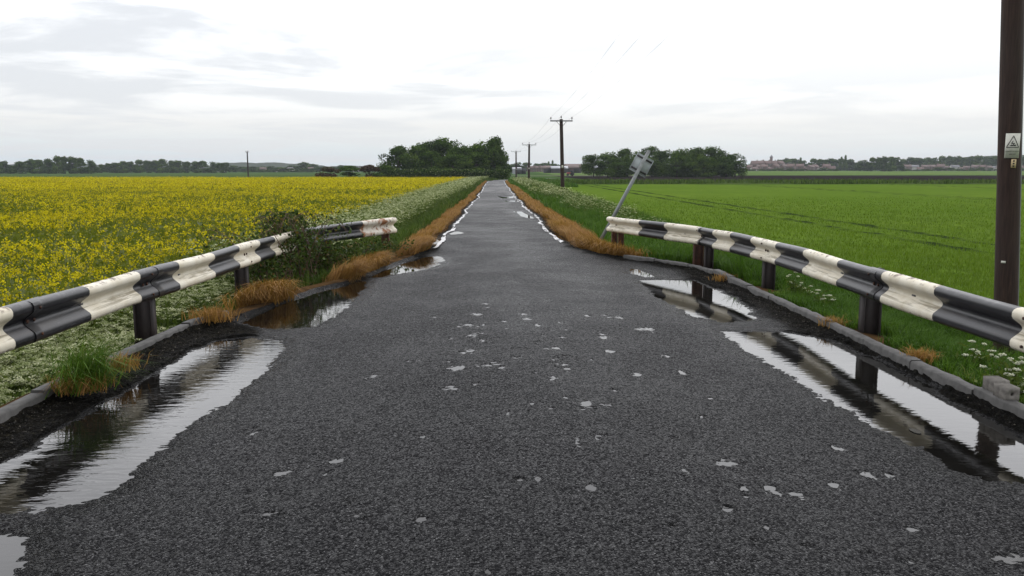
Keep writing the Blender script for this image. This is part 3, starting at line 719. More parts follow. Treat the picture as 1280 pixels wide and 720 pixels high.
# ------------------------------------------------------------------ crash barriers
PROF = [(0.018, 0.155), (0.050, 0.150), (0.072, 0.138), (0.083, 0.118), (0.083, 0.090), (0.074, 0.072), (0.020, 0.030), (0.006, 0.014), (0.002, 0.0), (0.006, -0.014), (0.020, -0.030), (0.074, -0.072), (0.083, -0.090), (0.083, -0.118), (0.072, -0.138), (0.050, -0.150), (0.018, -0.155)]
RAIL_Z = 0.505
def resample(pts, step):
    pts = np.asarray(pts, float); c_ = np.concatenate([[0], np.cumsum(np.linalg.norm(np.diff(pts, axis=0), axis=1))])
    n = max(2, int(round(c_[-1] / step)) + 1); s = np.linspace(0, c_[-1], n)
    return np.stack([np.interp(s, c_, pts[:, k]) for k in range(pts.shape[1])], -1)
def rail_section(acc, path, side, bounds, proud=0.0, seed=0, flip_end=False):
    """W-beam along path (N,3: x, y, z of beam centre at its back). side +1: the road is towards +x.
    bounds: list of (y_from, y_to, material index)"""
    r = np.random.default_rng(seed)
    ys_b = sorted([b for bb in bounds for b in bb[:2] if min(path[0][1], path[-1][1]) < b < max(path[0][1], path[-1][1])])
    ys = np.concatenate([np.linspace(path[0][1], path[-1][1], max(3, int(abs(path[-1][1] - path[0][1]) / 0.12))), ys_b]); ys.sort()
    keep = np.concatenate([[True], np.diff(ys) > 0.004]); ys = ys[keep]
    P_ = np.stack([np.interp(ys, path[:, 1], path[:, 0]), ys, np.interp(ys, path[:, 1], path[:, 2])], -1)
    T_ = np.gradient(P_[:, :2], axis=0); T_ /= np.linalg.norm(T_, axis=1)[:, None]; Nn = np.stack([T_[:, 1], -T_[:, 0]], -1) * side
    pr = np.array(PROF); full = np.concatenate([pr, (pr + np.array([-0.006, 0]))[::-1]])
    n = len(full); dent = (fbm(ys * 0.9, ys * 0, seed + 5, 3) - 0.5) * 0.014
    V = np.zeros((len(ys), n, 3))
    for j, (o_, z_) in enumerate(full):
        off = o_ + proud + dent
        V[:, j, :2] = P_[:, :2] + Nn * off[:, None]; V[:, j, 2] = P_[:, 2] + z_ + z_ * 0.03 * np.sin(ys * 2.1 + seed)
    Q = []; mi = []
    for i in range(len(ys) - 1):
        ym = 0.5 * (ys[i] + ys[i + 1]); k = 1
        for b0, b1, m_ in bounds:
            if min(b0, b1) <= ym < max(b0, b1): k = m_
        for j in range(n):
            j2 = (j + 1) % n; Q.append([i * n + j, i * n + j2, (i + 1) * n + j2, (i + 1) * n + j]); mi.append(k)
    for i in (0, len(ys) - 1):
        for j in range(len(pr) - 1):
            Q.append([i * n + j, i * n + j + 1, i * n + n - 2 - j, i * n + n - 1 - j]); mi.append(mi[0] if i == 0 else mi[len(mi) - 1])
    acc.add(V.reshape(-1, 3), Q, m=np.array(mi))
    return P_, Nn
def ibeam(acc, c, wx, wy, z0, z1, yaw=0.0, m=0, lean=(0, 0)):
    """rolled steel post: web along local x, flanges at both ends"""
    cy, sy = math.cos(yaw), math.sin(yaw); R = np.array([[cy, -sy, 0], [sy, cy, 0], [0, 0, 1]])
    for o_, s in (((0, 0), (wx - 0.016, 0.010)), ((-wx / 2, 0), (0.012, wy)), ((wx / 2, 0), (0.012, wy))):
        p = R @ np.array([o_[0], o_[1], 0]); g0 = len(acc.v)
        box(acc, (c[0] + p[0], c[1] + p[1], (z0 + z1) / 2), (s[0], s[1], z1 - z0), R, m=m)
        V = acc.v[-1]; k = (V[:, 2:3] - z0) / (z1 - z0); V[:, :2] += np.array([lean]) * k
def bolt(acc, p, n, r_=0.016, m=0):
    n = np.append(n, 0.0); tube(acc, [p, p + n * 0.010], [r_, r_ * 0.85], 8, m=m)
MB = [M['black_paint'], M['white_paint'], M['rust_white'], M['rust']]
def bound_y(top_px, px_list, z=0.66):
    ps = np.array(top_px, float)
    return [float(bp(p, np.interp(p, ps[:, 0], ps[:, 1]), z)[1]) for p in px_list]
# left
TL = [(-60, 404), (0, 387), (97, 360), (164, 341), (260, 317), (300, 305.5), (366, 289)]
pathL = np.array([bp(p, q, 0.66) for p, q in TL]); pathL[:, 2] = RAIL_Z
pathL = np.concatenate([[[pathL[0][0] + .02, -3, RAIL_Z], [pathL[0][0] + .01, 3.5, RAIL_Z]], pathL])
pathL[:, 0] -= 0.06
bl = bound_y(TL, [12, 107, 172, 220, 265, 296, 322, 341, 366])
bl = [bl[0] - 3, bl[0] - 2, bl[0] - 1] + bl
kinds = [1, 0, 1, 0, 1, 0, 1, 0, 1, 0, 1, 0]; bnd = [-9.0] + bl + [40.0]
bl_bounds = [(bnd[0], bl[0], 0)] + [(bl[i], bl[i + 1], [1, 0][i % 2]) for i in range(len(bl) - 1)] + [(bl[-1], 13.6, 0)]
# make sure the band left of column 12 is white
if [b for b in bl_bounds if b[0] <= bl[3] - 0.5 < b[1]][0][2] != 1:
    bl_bounds = [(b0, b1, 1 - m_) for b0, b1, m_ in bl_bounds]
left = thing('crash_barrier', 'black and white W-beam crash barrier on the left, overgrown by brambles at its far end', 'crash barrier', (-3.4, 6.0, 0), 'striped crash barriers')
def cut(path, y0, y1):
    path = path[np.argsort(path[:, 1])]
    ys = np.concatenate([[y0], path[(path[:, 1] > y0) & (path[:, 1] < y1), 1], [y1]])
    return np.stack([np.interp(ys, path[:, 1], path[:, k]) for k in range(3)] , -1) if False else np.stack([np.interp(ys, path[:, 1], path[:, 0]), ys, np.interp(ys, path[:, 1], path[:, 2])], -1)
def add_section(root, path, y0, y1, side, bounds, proud, seed, bolts=(), slots=(), label=None):
    a = Acc(); Pp, Nn = rail_section(a, cut(path, y0, y1), side, bounds, proud, seed)
    o = obj('rail', a, MB, root, smooth_shade=False)
    if label: o['label'] = label
    for yb in bolts:
        i = int(np.argmin(abs(Pp[:, 1] - yb))); n = Nn[i]
        for dz, off in ((0.012, 0.008), (-0.012, 0.008)):
            p = Pp[i] + np.array([*(n * (off + proud)), dz]); p[1] += 0.045 if dz > 0 else -0.045; p[2] = Pp[i][2]
            b = Acc(); bolt(b, p, n); obj('bolt', b, M['rust'], o)
        for dz in (0.098, -0.098):
            b = Acc(); bolt(b, Pp[i] + np.array([*(n * (0.086 + proud)), dz]), n, 0.012); obj('bolt', b, M['rust'], o)
    for yb in slots:
        i = int(np.argmin(abs(Pp[:, 1] - yb))); n = Nn[i]
        p = Pp[i] + np.array([*(n * (0.006 + proud)), 0.0])
        b = Acc(); box(b, p, (0.004, 0.07, 0.016)); obj('slot', b, M['steel_dark'], o)
    return o
JL = bound_y(TL, [28, 188, 312])   # posts / splices
add_section(left, pathL, -3, bl[3] + 0.45, 1, bl_bounds, 0.0, 1, [bl[3] + 0.3])
add_section(left, pathL, bl[3] + 0.25, JL[1] + 0.35, 1, bl_bounds, 0.004, 2, [JL[1]], [6.9])
add_section(left, pathL, JL[1] + 0.1, JL[2] + 0.2, 1, bl_bounds, 0.008, 3, [JL[2]], [8.9])
pend = float(bp(372, 287.5, .66)[1])
add_section(left, pathL, JL[2] - 0.05, pend, 1, bl_bounds, 0.012, 4, [pend - 0.15])
e0, e1 = bp(372, 288.0, 0.66), bp(405, 281, 0.66); e2 = bp(495, 272, 0.66)
pe = np.array([[e0[0] - .02, e0[1] + .02, RAIL_Z], [e1[0], e1[1], RAIL_Z - 0.01], [e2[0], e2[1], RAIL_Z + 0.005]]); pe[:, 0] -= 0.06
eb = bound_y([(372, 288), (405, 281), (495, 272)], [430, 453, 487])
add_section(left, pe, pe[0][1], pe[-1][1], 1, [(0, eb[0], 0), (eb[0], eb[1], 0), (eb[1], eb[2], 2), (eb[2], 99, 1)], 0.0, 5, [eb[2]], label='rusty bent end section of the left barrier')
def rail_x(path, y): pth = path[np.argsort(path[:, 1])]; return float(np.interp(y, pth[:, 1], pth[:, 0]))
def post_at(path, px, side):
    best = None
    for yy in np.arange(3, 19, 0.01):
        p = np.array([rail_x(path, yy) - side * 0.095, yy, 0.2]); q = project(p)[0][0]
        if best is None or abs(q - px) < best[0]: best = (abs(q - px), p)
    return best[1]
def add_post(root, path, px, side, wx=0.15, wy=0.10, mat='post_steel', lean=(0, 0), top=0.62, yaw=0.0, label=None):
    p = post_at(path, px, side); a = Acc()
    ibeam(a, p, wx, wy, -0.6, top, yaw, lean=lean)
    o = obj('post', a, M[mat], root)
    if label: o['label'] = label
    return o
for px, w_ in ((-190, 0.15), (181, 0.17), (302, 0.15)): add_post(left, pathL, px, 1, w_, 0.11)
add_post(left, pe, 408, 1, 0.15, 0.1, 'rust'); add_post(left, pe, 482, 1, 0.14, 0.1, 'rust')
# right
TR = [(760, 270.5), (800, 275), (832, 278.6), (872, 283), (892, 287), (915, 290.5), (960, 300), (1007, 311.5), (1050, 324), (1100, 338), (1172, 357), (1280, 386), (1330, 400)]
pathR = np.array([bp(p, q, 0.66) for p, q in TR]); pathR[:, 2] = RAIL_Z; pathR[:, 0] += 0.06
pathR = np.concatenate([pathR, [[pathR[-1][0], 3.0, RAIL_Z], [pathR[-1][0], -3.0, RAIL_Z]]])
br = bound_y(TR, [800, 832, 875, 893, 915, 941, 972, 1007, 1050, 1105, 1172, 1270])
rb = [(br[0], 99, 1)] + [(br[i + 1], br[i], [0, 1][i % 2]) for i in range(len(br) - 1)]
yy = br[-1]; k = 1
while yy > -4: rb.append((yy - 1.0, yy, k)); yy -= 1.0; k = 1 - k
rightb = thing('crash_barrier', 'black and white W-beam crash barrier on the right beside the leaning sign', 'crash barrier', (3.75, 6.0, 0), 'striped crash barriers')
JR = bound_y(TR, [1091, 956, 874, 766])
add_section(rightb, pathR, -3.0, JR[0] + 0.12, -1, rb, 0.0, 11, [br[-1] - 0.1], [float(bound_y(TR, [1135])[0])])
add_section(rightb, pathR, JR[0] - 0.12, JR[1] + 0.1, -1, rb, 0.005, 12, [JR[0]], [float(bound_y(TR, [1046])[0]), float(bound_y(TR, [1000])[0])])
add_section(rightb, pathR, JR[1] - 0.12, JR[2] + 0.05, -1, rb, 0.010, 13, [JR[1]], [float(bound_y(TR, [925])[0])])
add_section(rightb, pathR, JR[2] - 0.12, float(pathR[0][1]), -1, rb, 0.015, 14, [JR[2], JR[3]], [float(bound_y(TR, [853])[0]), float(bound_y(TR, [795])[0])], label='rust edged end section of the right barrier')
add_post(rightb, pathR, 1088, -1, 0.17, 0.12); add_post(rightb, pathR, 961, -1, 0.15, 0.1)
add_post(rightb, pathR, 873, -1, 0.15, 0.12, 'rust'); add_post(rightb, pathR, 886, -1, 0.13, 0.1, 'post_steel')
add_post(rightb, pathR, 768, -1, 0.10, 0.1, 'rust'); add_post(rightb, pathR, 776, -1, 0.10, 0.1, 'rust')
add_post(rightb, pathR, 1420, -1, 0.15, 0.1)

# ------------------------------------------------------------------ concrete stubs behind the right kerb
for px, py, s_, lab, mat in ((1246, 489, 0.105, 'dirty concrete stub with a bolt hole, farther of two behind the right kerb', 'stub'), (1259, 498, 0.100, 'pale concrete stub with a bolt hole, nearer of two behind the right kerb', 'stub')):
    p = bp(px, py + 6, 0.0); z0 = -0.08; a = Acc(); hs = s_ / 2
    # block with a recessed round hole in its road face
    n = 16; th = np.arange(n) * 2 * math.pi / n; sq = np.stack([np.cos(th), np.sin(th)], -1); sq = sq / np.abs(sq).max(1)[:, None]
    outer = np.stack([p[0] + sq[:, 0] * hs, np.full(n, p[1] - hs), 0.075 + sq[:, 1] * hs * 0.95], -1)
    inner = np.stack([p[0] + np.cos(th) * 0.013, np.full(n, p[1] - hs), 0.075 + np.sin(th) * 0.013], -1); deep = inner + np.array([0, 0.05, 0])
    back = outer + np.array([0, s_ * 1.4, 0])
    V = np.concatenate([outer, inner, deep, back]); Q = []; T = []
    for k in range(n):
        k2 = (k + 1) % n; Q += [[k, k2, n + k2, n + k], [n + k, n + k2, 2 * n + k2, 2 * n + k], [k2, k, 3 * n + k, 3 * n + k2]]
    T = [[3 * n, 3 * n + k, 3 * n + k + 1] for k in range(1, n - 1)] + [[2 * n, 2 * n + k + 1, 2 * n + k] for k in range(1, n - 1)]
    a.add(V, Q, T); box(a, (p[0], p[1] + s_ * .2, -0.06), (s_, s_ * 1.4, 0.145))
    tag(obj('concrete_stub', a, M[mat], loc=(p[0], p[1], -0.1)), lab, 'concrete stub', 'concrete stubs by the kerb')

# ------------------------------------------------------------------ leaning sign
sb = bp(751, 300, -0.12)
D_ = sb[1]
def at_depth(px, py, Yw): d = ray(px, py); t_ = (Yw - CAM[1]) / d[1]; return CAM + d * t_
st = at_depth(811, 189, D_ + 0.15)
ax_ = (st - sb) / np.linalg.norm(st - sb); side_ = np.cross(ax_, [0, -1.0, 0]); side_ /= np.linalg.norm(side_); nrm_ = np.cross(side_, ax_)
if nrm_[1] > 0: nrm_ = -nrm_
sgn = thing('road_sign', 'grey back of a square road sign on a post leaning to the right', 'road sign', (sb[0], sb[1], sb[2]))
a = Acc(); tube(a, [sb - ax_ * 0.5, st], 0.044, 14); tube(a, [st, st + ax_ * 0.02], [0.047, 0.04], 14); obj('post', a, M['galv'], sgn, smooth_shade=False)
pc = at_depth(802.5, 206, D_ + 0.15) - nrm_ * 0.075
L1 = 23.0 * D_ / F; L2 = 22.5 * D_ / F
Rm = np.stack([side_, ax_, nrm_], -1)
yawn = math.radians(-8)
a = Acc(); box(a, pc, (L2, L1 * 1.02, 0.004), Rm)
for o_, s in (((L2 / 2, 0), (0.012, L1, 0.02)), ((-L2 / 2, 0), (0.012, L1, 0.02)), ((0, L1 / 2), (L2 + .012, 0.012, 0.02)), ((0, -L1 / 2), (L2 + .012, 0.012, 0.02))):
    box(a, pc + side_ * o_[0] + ax_ * o_[1] + nrm_ * 0.009, s, Rm)
pl_ = obj('sign_plate', a, M['sign_back'], sgn)
for k in (-0.34, 0.36):
    a = Acc(); box(a, pc + ax_ * (k * L1) + nrm_ * 0.014, (L2 * 0.94, 0.045, 0.022), Rm); obj('mounting_channel', a, M['steel_dark'], sgn)

# ------------------------------------------------------------------ utility poles and wires
def text_mesh(name, body, size, mat, parent, loc, rot, width=None):
    cu = bpy.data.curves.new(name, 'FONT'); cu.body = body; cu.size = size; cu.align_x = 'CENTER'; cu.align_y = 'CENTER'; cu.extrude = 0.0006; cu.resolution_u = 2
    o = bpy.data.objects.new(name, cu); C.objects.link(o)
    me = bpy.data.meshes.new_from_object(o.evaluated_get(bpy.context.evaluated_depsgraph_get())); bpy.data.objects.remove(o); bpy.data.curves.remove(cu)
    me.materials.clear(); me.materials.append(mat); o = bpy.data.objects.new(name, me); C.objects.link(o)
    o.parent = parent; o.location = loc; o.rotation_euler = rot; return o
GP = 'wooden utility poles along the lane'
def pole(label, base, top, r0, r1, plates='small', arm=2.0, group=GP, arm_mat='steel_dark'):
    base = np.asarray(base, float); top = np.asarray(top, float); d = top - base; L = np.linalg.norm(d); d /= L
    root = thing('utility_pole', label, 'utility pole', base, group)
    a = Acc(); n = 14; ks = np.linspace(0, 1, n)
    tube(a, [base - d * 0.5 + (d * (L + 0.5)) * k for k in ks], r0 + (r1 - r0) * ks, 20); obj('pole_shaft', a, M['pole_wood'], root, smooth_shade=True)
    if arm:
        c_ = top - d * 0.16 + np.array([0, -r1 - 0.045, 0])
        a = Acc(); box(a, c_, (arm, 0.09, 0.10)); obj('crossarm', a, M[arm_mat], root)
        for s in (-1, 1):
            a = Acc(); tube(a, [c_ + np.array([s * arm * 0.22, -0.03, -0.04]), top - d * 0.62 + np.array([s * r1 * .6, -r1, 0])], 0.018, 6); obj('brace', a, M[arm_mat], root)
        for s in (-1, 0, 1):
            b = c_ + np.array([s * (arm / 2 - 0.06), 0, 0.05]) if s else top + np.array([0, 0, 0.0])
            a = Acc(); hh = 0.30; z = np.array([0, 0, 1.0])
            tube(a, [b, b + z * .12, b + z * .13, b + z * .17, b + z * .18, b + z * .22, b + z * .23, b + z * hh], [.02, .02, .065, .07, .045, .065, .045, .035], 10)
            obj('insulator', a, M['porcelain'], root)
    if plates == 'small':
        a = Acc(); p = base + d * 2.45 + np.array([0, -r0 - 0.006, 0]); box(a, p, (0.16, 0.006, 0.24)); obj('warning_plate', a, M['plate_white'], root)
    return root, d, L
# near pole
pb = bp(1255.5, 452, -0.58)
ptop_dir = at_depth(1266, 0, pb[1]); dd = ptop_dir - pb; dd /= np.linalg.norm(dd)
LP1 = 7.9; pt = pb + dd * LP1
near_pole, d1, L1_ = pole('tall brown utility pole with a white warning plate, behind the right barrier', pb, pt, 0.124, 0.098, plates=None)
def on_pole(py, dx=0.0):
    q = at_depth(1262, py, pb[1]); k = (q[2] - pb[2]) / d1[2]; return pb + d1 * k
sc1 = pb[1] / F
yaw_ = math.radians(-17)
c_ = on_pole(182.5); Rz = np.array([[math.cos(yaw_), -math.sin(yaw_), 0], [math.sin(yaw_), math.cos(yaw_), 0], [0, 0, 1]])
rr = 0.119
pw, ph = 0.165, 30 * sc1
pc1 = c_ + Rz @ np.array([0, -rr, 0])
a = Acc()
# a plate gently bowed round the pole
nn_ = 9; th = np.linspace(-0.58, 0.58, nn_); V = []
for zz in (-ph / 2, ph / 2):
    for t_ in th: V.append(c_ + Rz @ np.array([math.sin(t_) * (rr + 0.012), -math.cos(t_) * (rr + 0.012), zz]))
for zz in (-ph / 2, ph / 2):
    for t_ in th: V.append(c_ + Rz @ np.array([math.sin(t_) * (rr + 0.008), -math.cos(t_) * (rr + 0.008), zz]))
Q = []
for k in range(nn_ - 1): Q += [[k, k + 1, nn_ + k + 1, nn_ + k], [2 * nn_ + k + 1, 2 * nn_ + k, 3 * nn_ + k, 3 * nn_ + k + 1], [k, 2 * nn_ + k, 2 * nn_ + k + 1, k + 1], [nn_ + k, nn_ + k + 1, 3 * nn_ + k + 1, 3 * nn_ + k]]
Q += [[0, nn_, 3 * nn_, 2 * nn_], [nn_ - 1, 3 * nn_ - 1, 4 * nn_ - 1, 2 * nn_ - 1]]
a.add(V, Q); wp = obj('warning_plate', a, M['plate_white'], near_pole)
def on_plate(u_, v_, lift=0.0145):
    t_ = u_ / (rr + 0.012); return c_ + Rz @ np.array([math.sin(t_) * (rr + lift), -math.cos(t_) * (rr + lift), v_])
def plate_lines(name, segs, wdt):
    a = Acc()
    for p, q in segs:
        K = 6; pts = [on_plate(p[0] + (q[0] - p[0]) * k / K, p[1] + (q[1] - p[1]) * k / K) for k in range(K + 1)]
        tube(a, pts, wdt, 5)
    return obj(name, a, M['black'], wp)
t0 = (0, ph * .40); t1 = (-0.062, -ph * .07); t2 = (0.062, -ph * .07)
plate_lines('warning_triangle', [(t0, t1), (t1, t2), (t2, t0)], 0.0035)
plate_lines('hazard_symbol', [((0.0, ph * .20), (-0.016, ph * .09)), ((-0.016, ph * .09), (0.014, ph * .10)), ((0.014, ph * .10), (-0.006, -ph * .01)), ((-0.03, ph * 0.0), (0.03, ph * .03)), ((-0.02, ph * .03), (0.028, -ph * .005))], 0.004)
lx = c_ + Rz @ np.array([0, -rr - 0.016, 0])
for body, v_, sz in (('DANGER OF DEATH', -ph * .23, 0.0155), ('KEEP OFF', -ph * .35, 0.0155)):
    q = on_plate(0, v_, 0.0165) - np.array(wp.location) - base_of(near_pole)
    text_mesh('lettering', body, sz, M['black'], wp, q, (math.pi / 2, 0, yaw_))
a = Acc(); c2 = on_pole(204.5); Rz2 = np.array([[math.cos(-0.2), -math.sin(-0.2), 0], [math.sin(-0.2), math.cos(-0.2), 0], [0, 0, 1]])
box(a, c2 + Rz2 @ np.array([0, -0.125, 0]), (0.050, 0.006, 0.095), Rz2); npl = obj('number_plate', a, M['plate_cream'], near_pole)
a = Acc(); 
for k, v_ in enumerate((0.028, 0.0, -0.028)): box(a, c2 + Rz2 @ np.array([0, -0.1285, 0]) + np.array([0, 0, v_]), (0.018, 0.002, 0.016), Rz2)
obj('number_marks', a, M['black'], npl)
a = Acc(); c3 = on_pole(326.5); box(a, c3 + np.array([-0.09, -0.085, 0]), (0.045, 0.006, 0.025), np.array([[0.72, 0.69, 0], [-0.69, 0.72, 0], [0, 0, 1]])); obj('tag', a, M['plate_white'], near_pole)
a = Acc(); tube(a, [pb + d1 * k + np.array([0.105 - 0.0028 * k, -0.05, 0]) for k in np.linspace(0.05, 7.2, 20)], 0.014, 8); obj('conduit', a, M['galv'], near_pole)
# poles down the lane
def px_pole(px_b, py_b, px_t, py_t, zb, label, r0, plates='small', arm=2.0, group=GP, arm_mat='steel_dark'):
    b = bp(px_b, py_b, zb); t_ = at_depth(px_t, py_t, b[1]); return pole(label, b, t_, r0, r0 * 0.78, plates, arm, group, arm_mat)
p2, _, _ = px_pole(703.5, 242.5, 701.5, 149, -0.55, 'dark utility pole with crossarm, nearest of those down the lane', 0.19)
p3, _, _ = px_pole(661, 228.5, 661.5, 180, -0.58, 'slim utility pole with pale crossarm, middle one down the lane', 0.20, arm=2.4, arm_mat='galv')
p4, _, _ = px_pole(645.3, 221.5, 645, 189, -0.6, 'smallest utility pole beside the lane next to the roadside trees', 0.26, arm=3.0, arm_mat='galv')
b5 = bpx(310, 240); z5 = float(z_ground(b5[0], 240)); 
pole('lone thin utility pole standing beyond the yellow rape field', (b5[0], 240, z5), (b5[0], 240.0, 1.6 + (212.5 - 190) / F * 240), 0.21, 0.16, None, 0.9)
def arm_pts(root, arm=2.0):
    ins = [c for c in root.children if c.name.startswith('insulator')]
    pts = []
    for o in ins:
        co = np.array([v.co for v in o.data.vertices]); pts.append(co.mean(0) * np.array([1, 1, 0]) + np.array([0, 0, co[:, 2].max()]) + base_of(root))
    return sorted(pts, key=lambda p: p[0])
names = ('left', 'middle', 'right')
poles_ = [near_pole, p2, p3, p4]; spans = ('between the near pole and the next', 'between the second and third poles', 'between the third and smallest poles')
for k in range(3):
    A_, B_ = arm_pts(poles_[k]), arm_pts(poles_[k + 1])
    for j in range(3):
        s = np.linspace(0, 1, 40)[:, None]; pts = A_[j] * (1 - s) + B_[j] * s; pts[:, 2] -= 0.55 * (1 - (2 * s[:, 0] - 1) ** 2)
        a = Acc(); tube(a, pts, 0.0045 + 0.002 * k, 6)
        tag(obj('overhead_wire', a, M['wire'], loc=pts[0]), 'thin overhead wire, %s one of three %s' % (names[j], spans[k]), 'wire', 'overhead wires')

# ------------------------------------------------------------------ trees
def make_tree(seed, h, wd, nlobes, nleaf, size, mat, base=0.12, shape='round', bark=True):
    """crown leaves spread over many uneven lobes, at the origin; returns (trunk mesh, crown mesh)"""
    r = np.random.default_rng(seed); a = Acc(); R = wd / 2
    lob = []
    for k in range(nlobes):
        th = r.uniform(0, 2 * math.pi); q = math.sqrt(r.uniform(0, 1)); zc_ = r.uniform(base + 0.04, 0.88)
        env = math.sqrt(max(0.03, 1 - ((zc_ - 0.32) / 0.60) ** 2)) if shape == 'round' else (1.05 - zc_ * 0.8)
        lob.append((R * 0.78 * q * env * math.cos(th), R * 0.78 * q * env * math.sin(th), h * zc_, R * r.uniform(0.22, 0.42), h * r.uniform(0.09, 0.17), r.uniform(0, 1)))
    lob.append((0, 0, h * 0.86, R * 0.35, h * 0.13, 0.5))
    wts = np.array([l[3] ** 2 for l in lob]); wts /= wts.sum()
    cnt = r.multinomial(nleaf, wts)
    for (cx, cy, cz, rx, rz, tone), c_ in zip(lob, cnt):
        v = r.normal(size=(c_, 3)); v /= np.linalg.norm(v, axis=1)[:, None]
        rad = np.clip(r.normal(0.92, 0.16, c_), 0.3, 1.3) * (0.8 + 0.4 * vnoise(v[:, 0] * 3 + seed, v[:, 2] * 3 + v[:, 1] * 2, seed))
        P_ = np.array([cx, cy, cz]) + v * np.stack([rx * rad, rx * rad, rz * rad], -1)
        P_[:, 2] = np.maximum(P_[:, 2], 0.1)
        leaves(a, P_, size * r.uniform(0.6, 1.3, c_), v + r.normal(0, 0.55, (c_, 3)), np.clip(0.5 * tone + 0.55 * r.uniform(0, 1, c_), 0, 1), r=r, aspect=0.75)
    crown = a.mesh('crown', mat)
    b = Acc(); tr = h * 0.022
    tube(b, [(0, 0, -0.6), (tr * .3, 0, h * .15), (0, tr * .4, h * .35), (tr, 0, h * .6)], [tr * 1.3, tr, tr * .8, tr * .4], 8)
    for k in range(7):
        l = lob[k % len(lob)]; z0 = h * r.uniform(.15, .4)
        tube(b, [(0, 0, z0), (l[0] * .45, l[1] * .45, (z0 + l[2]) * .5), (l[0] * .95, l[1] * .95, l[2])], [tr * .55, tr * .35, tr * .12], 6)
    return b.mesh('trunk', M['bark']), crown
def place_tree(name, label, cat, group, protos, px, top, D, i, wpx, sink=0.0, flat=1.0):
    trm, crm, h0, w0 = protos[i % len(protos)]
    p = bpx(px, D); z = float(z_ground(p[0], p[1])) - sink
    h = (CAM[2] + (212.5 - top) / F * D) - z; wdt = wpx / F * D
    o = thing(name, label, cat, (p[0], p[1], z), group)
    o.scale = (wdt / w0, wdt / w0 * flat, h / h0); o.rotation_euler = (0, 0, (i * 2.399) % 6.283)
    for n_, me in (('trunk', trm), ('crown', crm)):
        c = bpy.data.objects.new(n_, me); C.objects.link(c); c.parent = o
    return o
near_p = [(*make_tree(s, 9.0, 9.0, 26, 5200, 0.46, M['tree_leaf' if s % 3 else 'tree_leaf_pale'], 0.06), 9.0, 9.0) for s in range(101, 106)]
far_p = [(*make_tree(s, 10.0, 9.0, 16, 1500, 0.95, M['tree_leaf' if s % 2 else 'tree_leaf_pale'], 0.02), 10.0, 9.0) for s in range(201, 206)]
bush_p = [(*make_tree(s, 3.0, 5.0, 12, 1500, 0.34, M['bush_red'] if s % 2 else M['tree_leaf'], 0.0), 3.0, 5.0) for s in range(301, 305)]
# roadside wood
for i, (px, top, D, wpx, lab) in enumerate([(497, 184, 204, 44, 'light green loose tree at the left end of the roadside wood'), (520, 182, 208, 44, 'bushy tree second from the left in the roadside wood'), (553, 175, 212, 56, 'broad dark tree with the tallest left crown in the roadside wood'),
        (580, 183, 207, 46, 'rounded dark tree in the middle of the roadside wood'), (604, 177, 210, 48, 'tall dark tree right of the middle of the roadside wood'), (617, 174.5, 204, 38, 'tree leaning over the lane at the right end of the roadside wood'), (595, 190, 201, 40, 'lower dark tree in front of the roadside wood'), (540, 190, 200, 44, 'lower dark tree at the front left of the roadside wood'), (567, 177, 216, 50, 'dark tree behind the broad tree of the roadside wood'), (590, 181, 216, 50, 'dark tree filling the back of the roadside wood'), (530, 181, 214, 46, 'tree at the back left of the roadside wood'), (566, 193, 199, 46, 'low bushy tree at the front middle of the roadside wood'), (626, 186, 203, 26, 'low tree nearest the lane in the roadside wood')]):
    place_tree('tree', lab, 'tree', 'trees of the roadside wood', near_p, px, top + 1.5 * math.sin(i * 2.3), D, i, wpx * 1.12)
# wood in the field to the right
W2 = [(742, 193, 262, 30), (760, 190, 266, 34), (779, 188, 262, 34), (797, 189, 270, 34), (815, 185, 272, 38), (833, 186, 266, 36), (851, 188, 262, 36), (868, 184, 268, 40), (886, 186, 264, 36), (902, 187, 262, 32), (919, 193, 258, 30), (806, 195, 254, 36), (846, 196, 254, 38), (880, 197, 254, 38), (772, 197, 254, 34), (908, 197, 254, 28)]
ordn = 'first second third fourth fifth sixth seventh eighth ninth tenth eleventh'.split()
for i, (px, top, D, wpx) in enumerate(W2):
    lab = ('tree in the back row of the field wood, %s from the left' % ordn[i]) if i < 11 else 'low tree at the front edge of the field wood, %s from the left' % ordn[[1, 2, 3, 0, 4][i - 11]]
    place_tree('tree', lab, 'tree', 'trees of the wood in the field', near_p, px, top + 1.8 * math.sin(i * 2.9), D, i + 3, wpx * 1.2)
# hedge and bushes before the roadside wood
hedge = thing('hedge', 'long dark trimmed hedge with pale blossom in front of the roadside wood', 'hedge', (*bpx(550, 196), -0.62))
a = Acc(); r = np.random.default_rng(5)
n = 9000; pxs = r.uniform(486, 637, n); pp = np.array([bpx(p, 1.0) for p in pxs]) * (194 + r.uniform(-1.3, 1.3, n))[:, None]
hz = r.uniform(0, 1, n) ** 0.7 * (2.3 + 0.35 * (fbm(pxs * 0.2, pxs * 0, 3, 3) - .5) * 2); 
leaves(a, np.stack([pp[:, 0], pp[:, 1], -0.6 + hz], -1), r.uniform(0.2, 0.42, n), rnorm(n, 0.2, r), r.uniform(0, .9, n), aspect=.8)
obj('foliage', a, M['tree_leaf'], hedge)
a = Acc(); k = r.uniform(size=n) < 0.07; P_ = np.stack([pp[:, 0], pp[:, 1] - 0.25, -0.5 + hz], -1)[k]; leaves(a, P_, 0.22, rnorm(len(P_), 0, r) + np.array([0, -1, 0]), r.uniform(0, .6, len(P_)), aspect=.8); obj('blossom', a, M['umbel'], hedge)
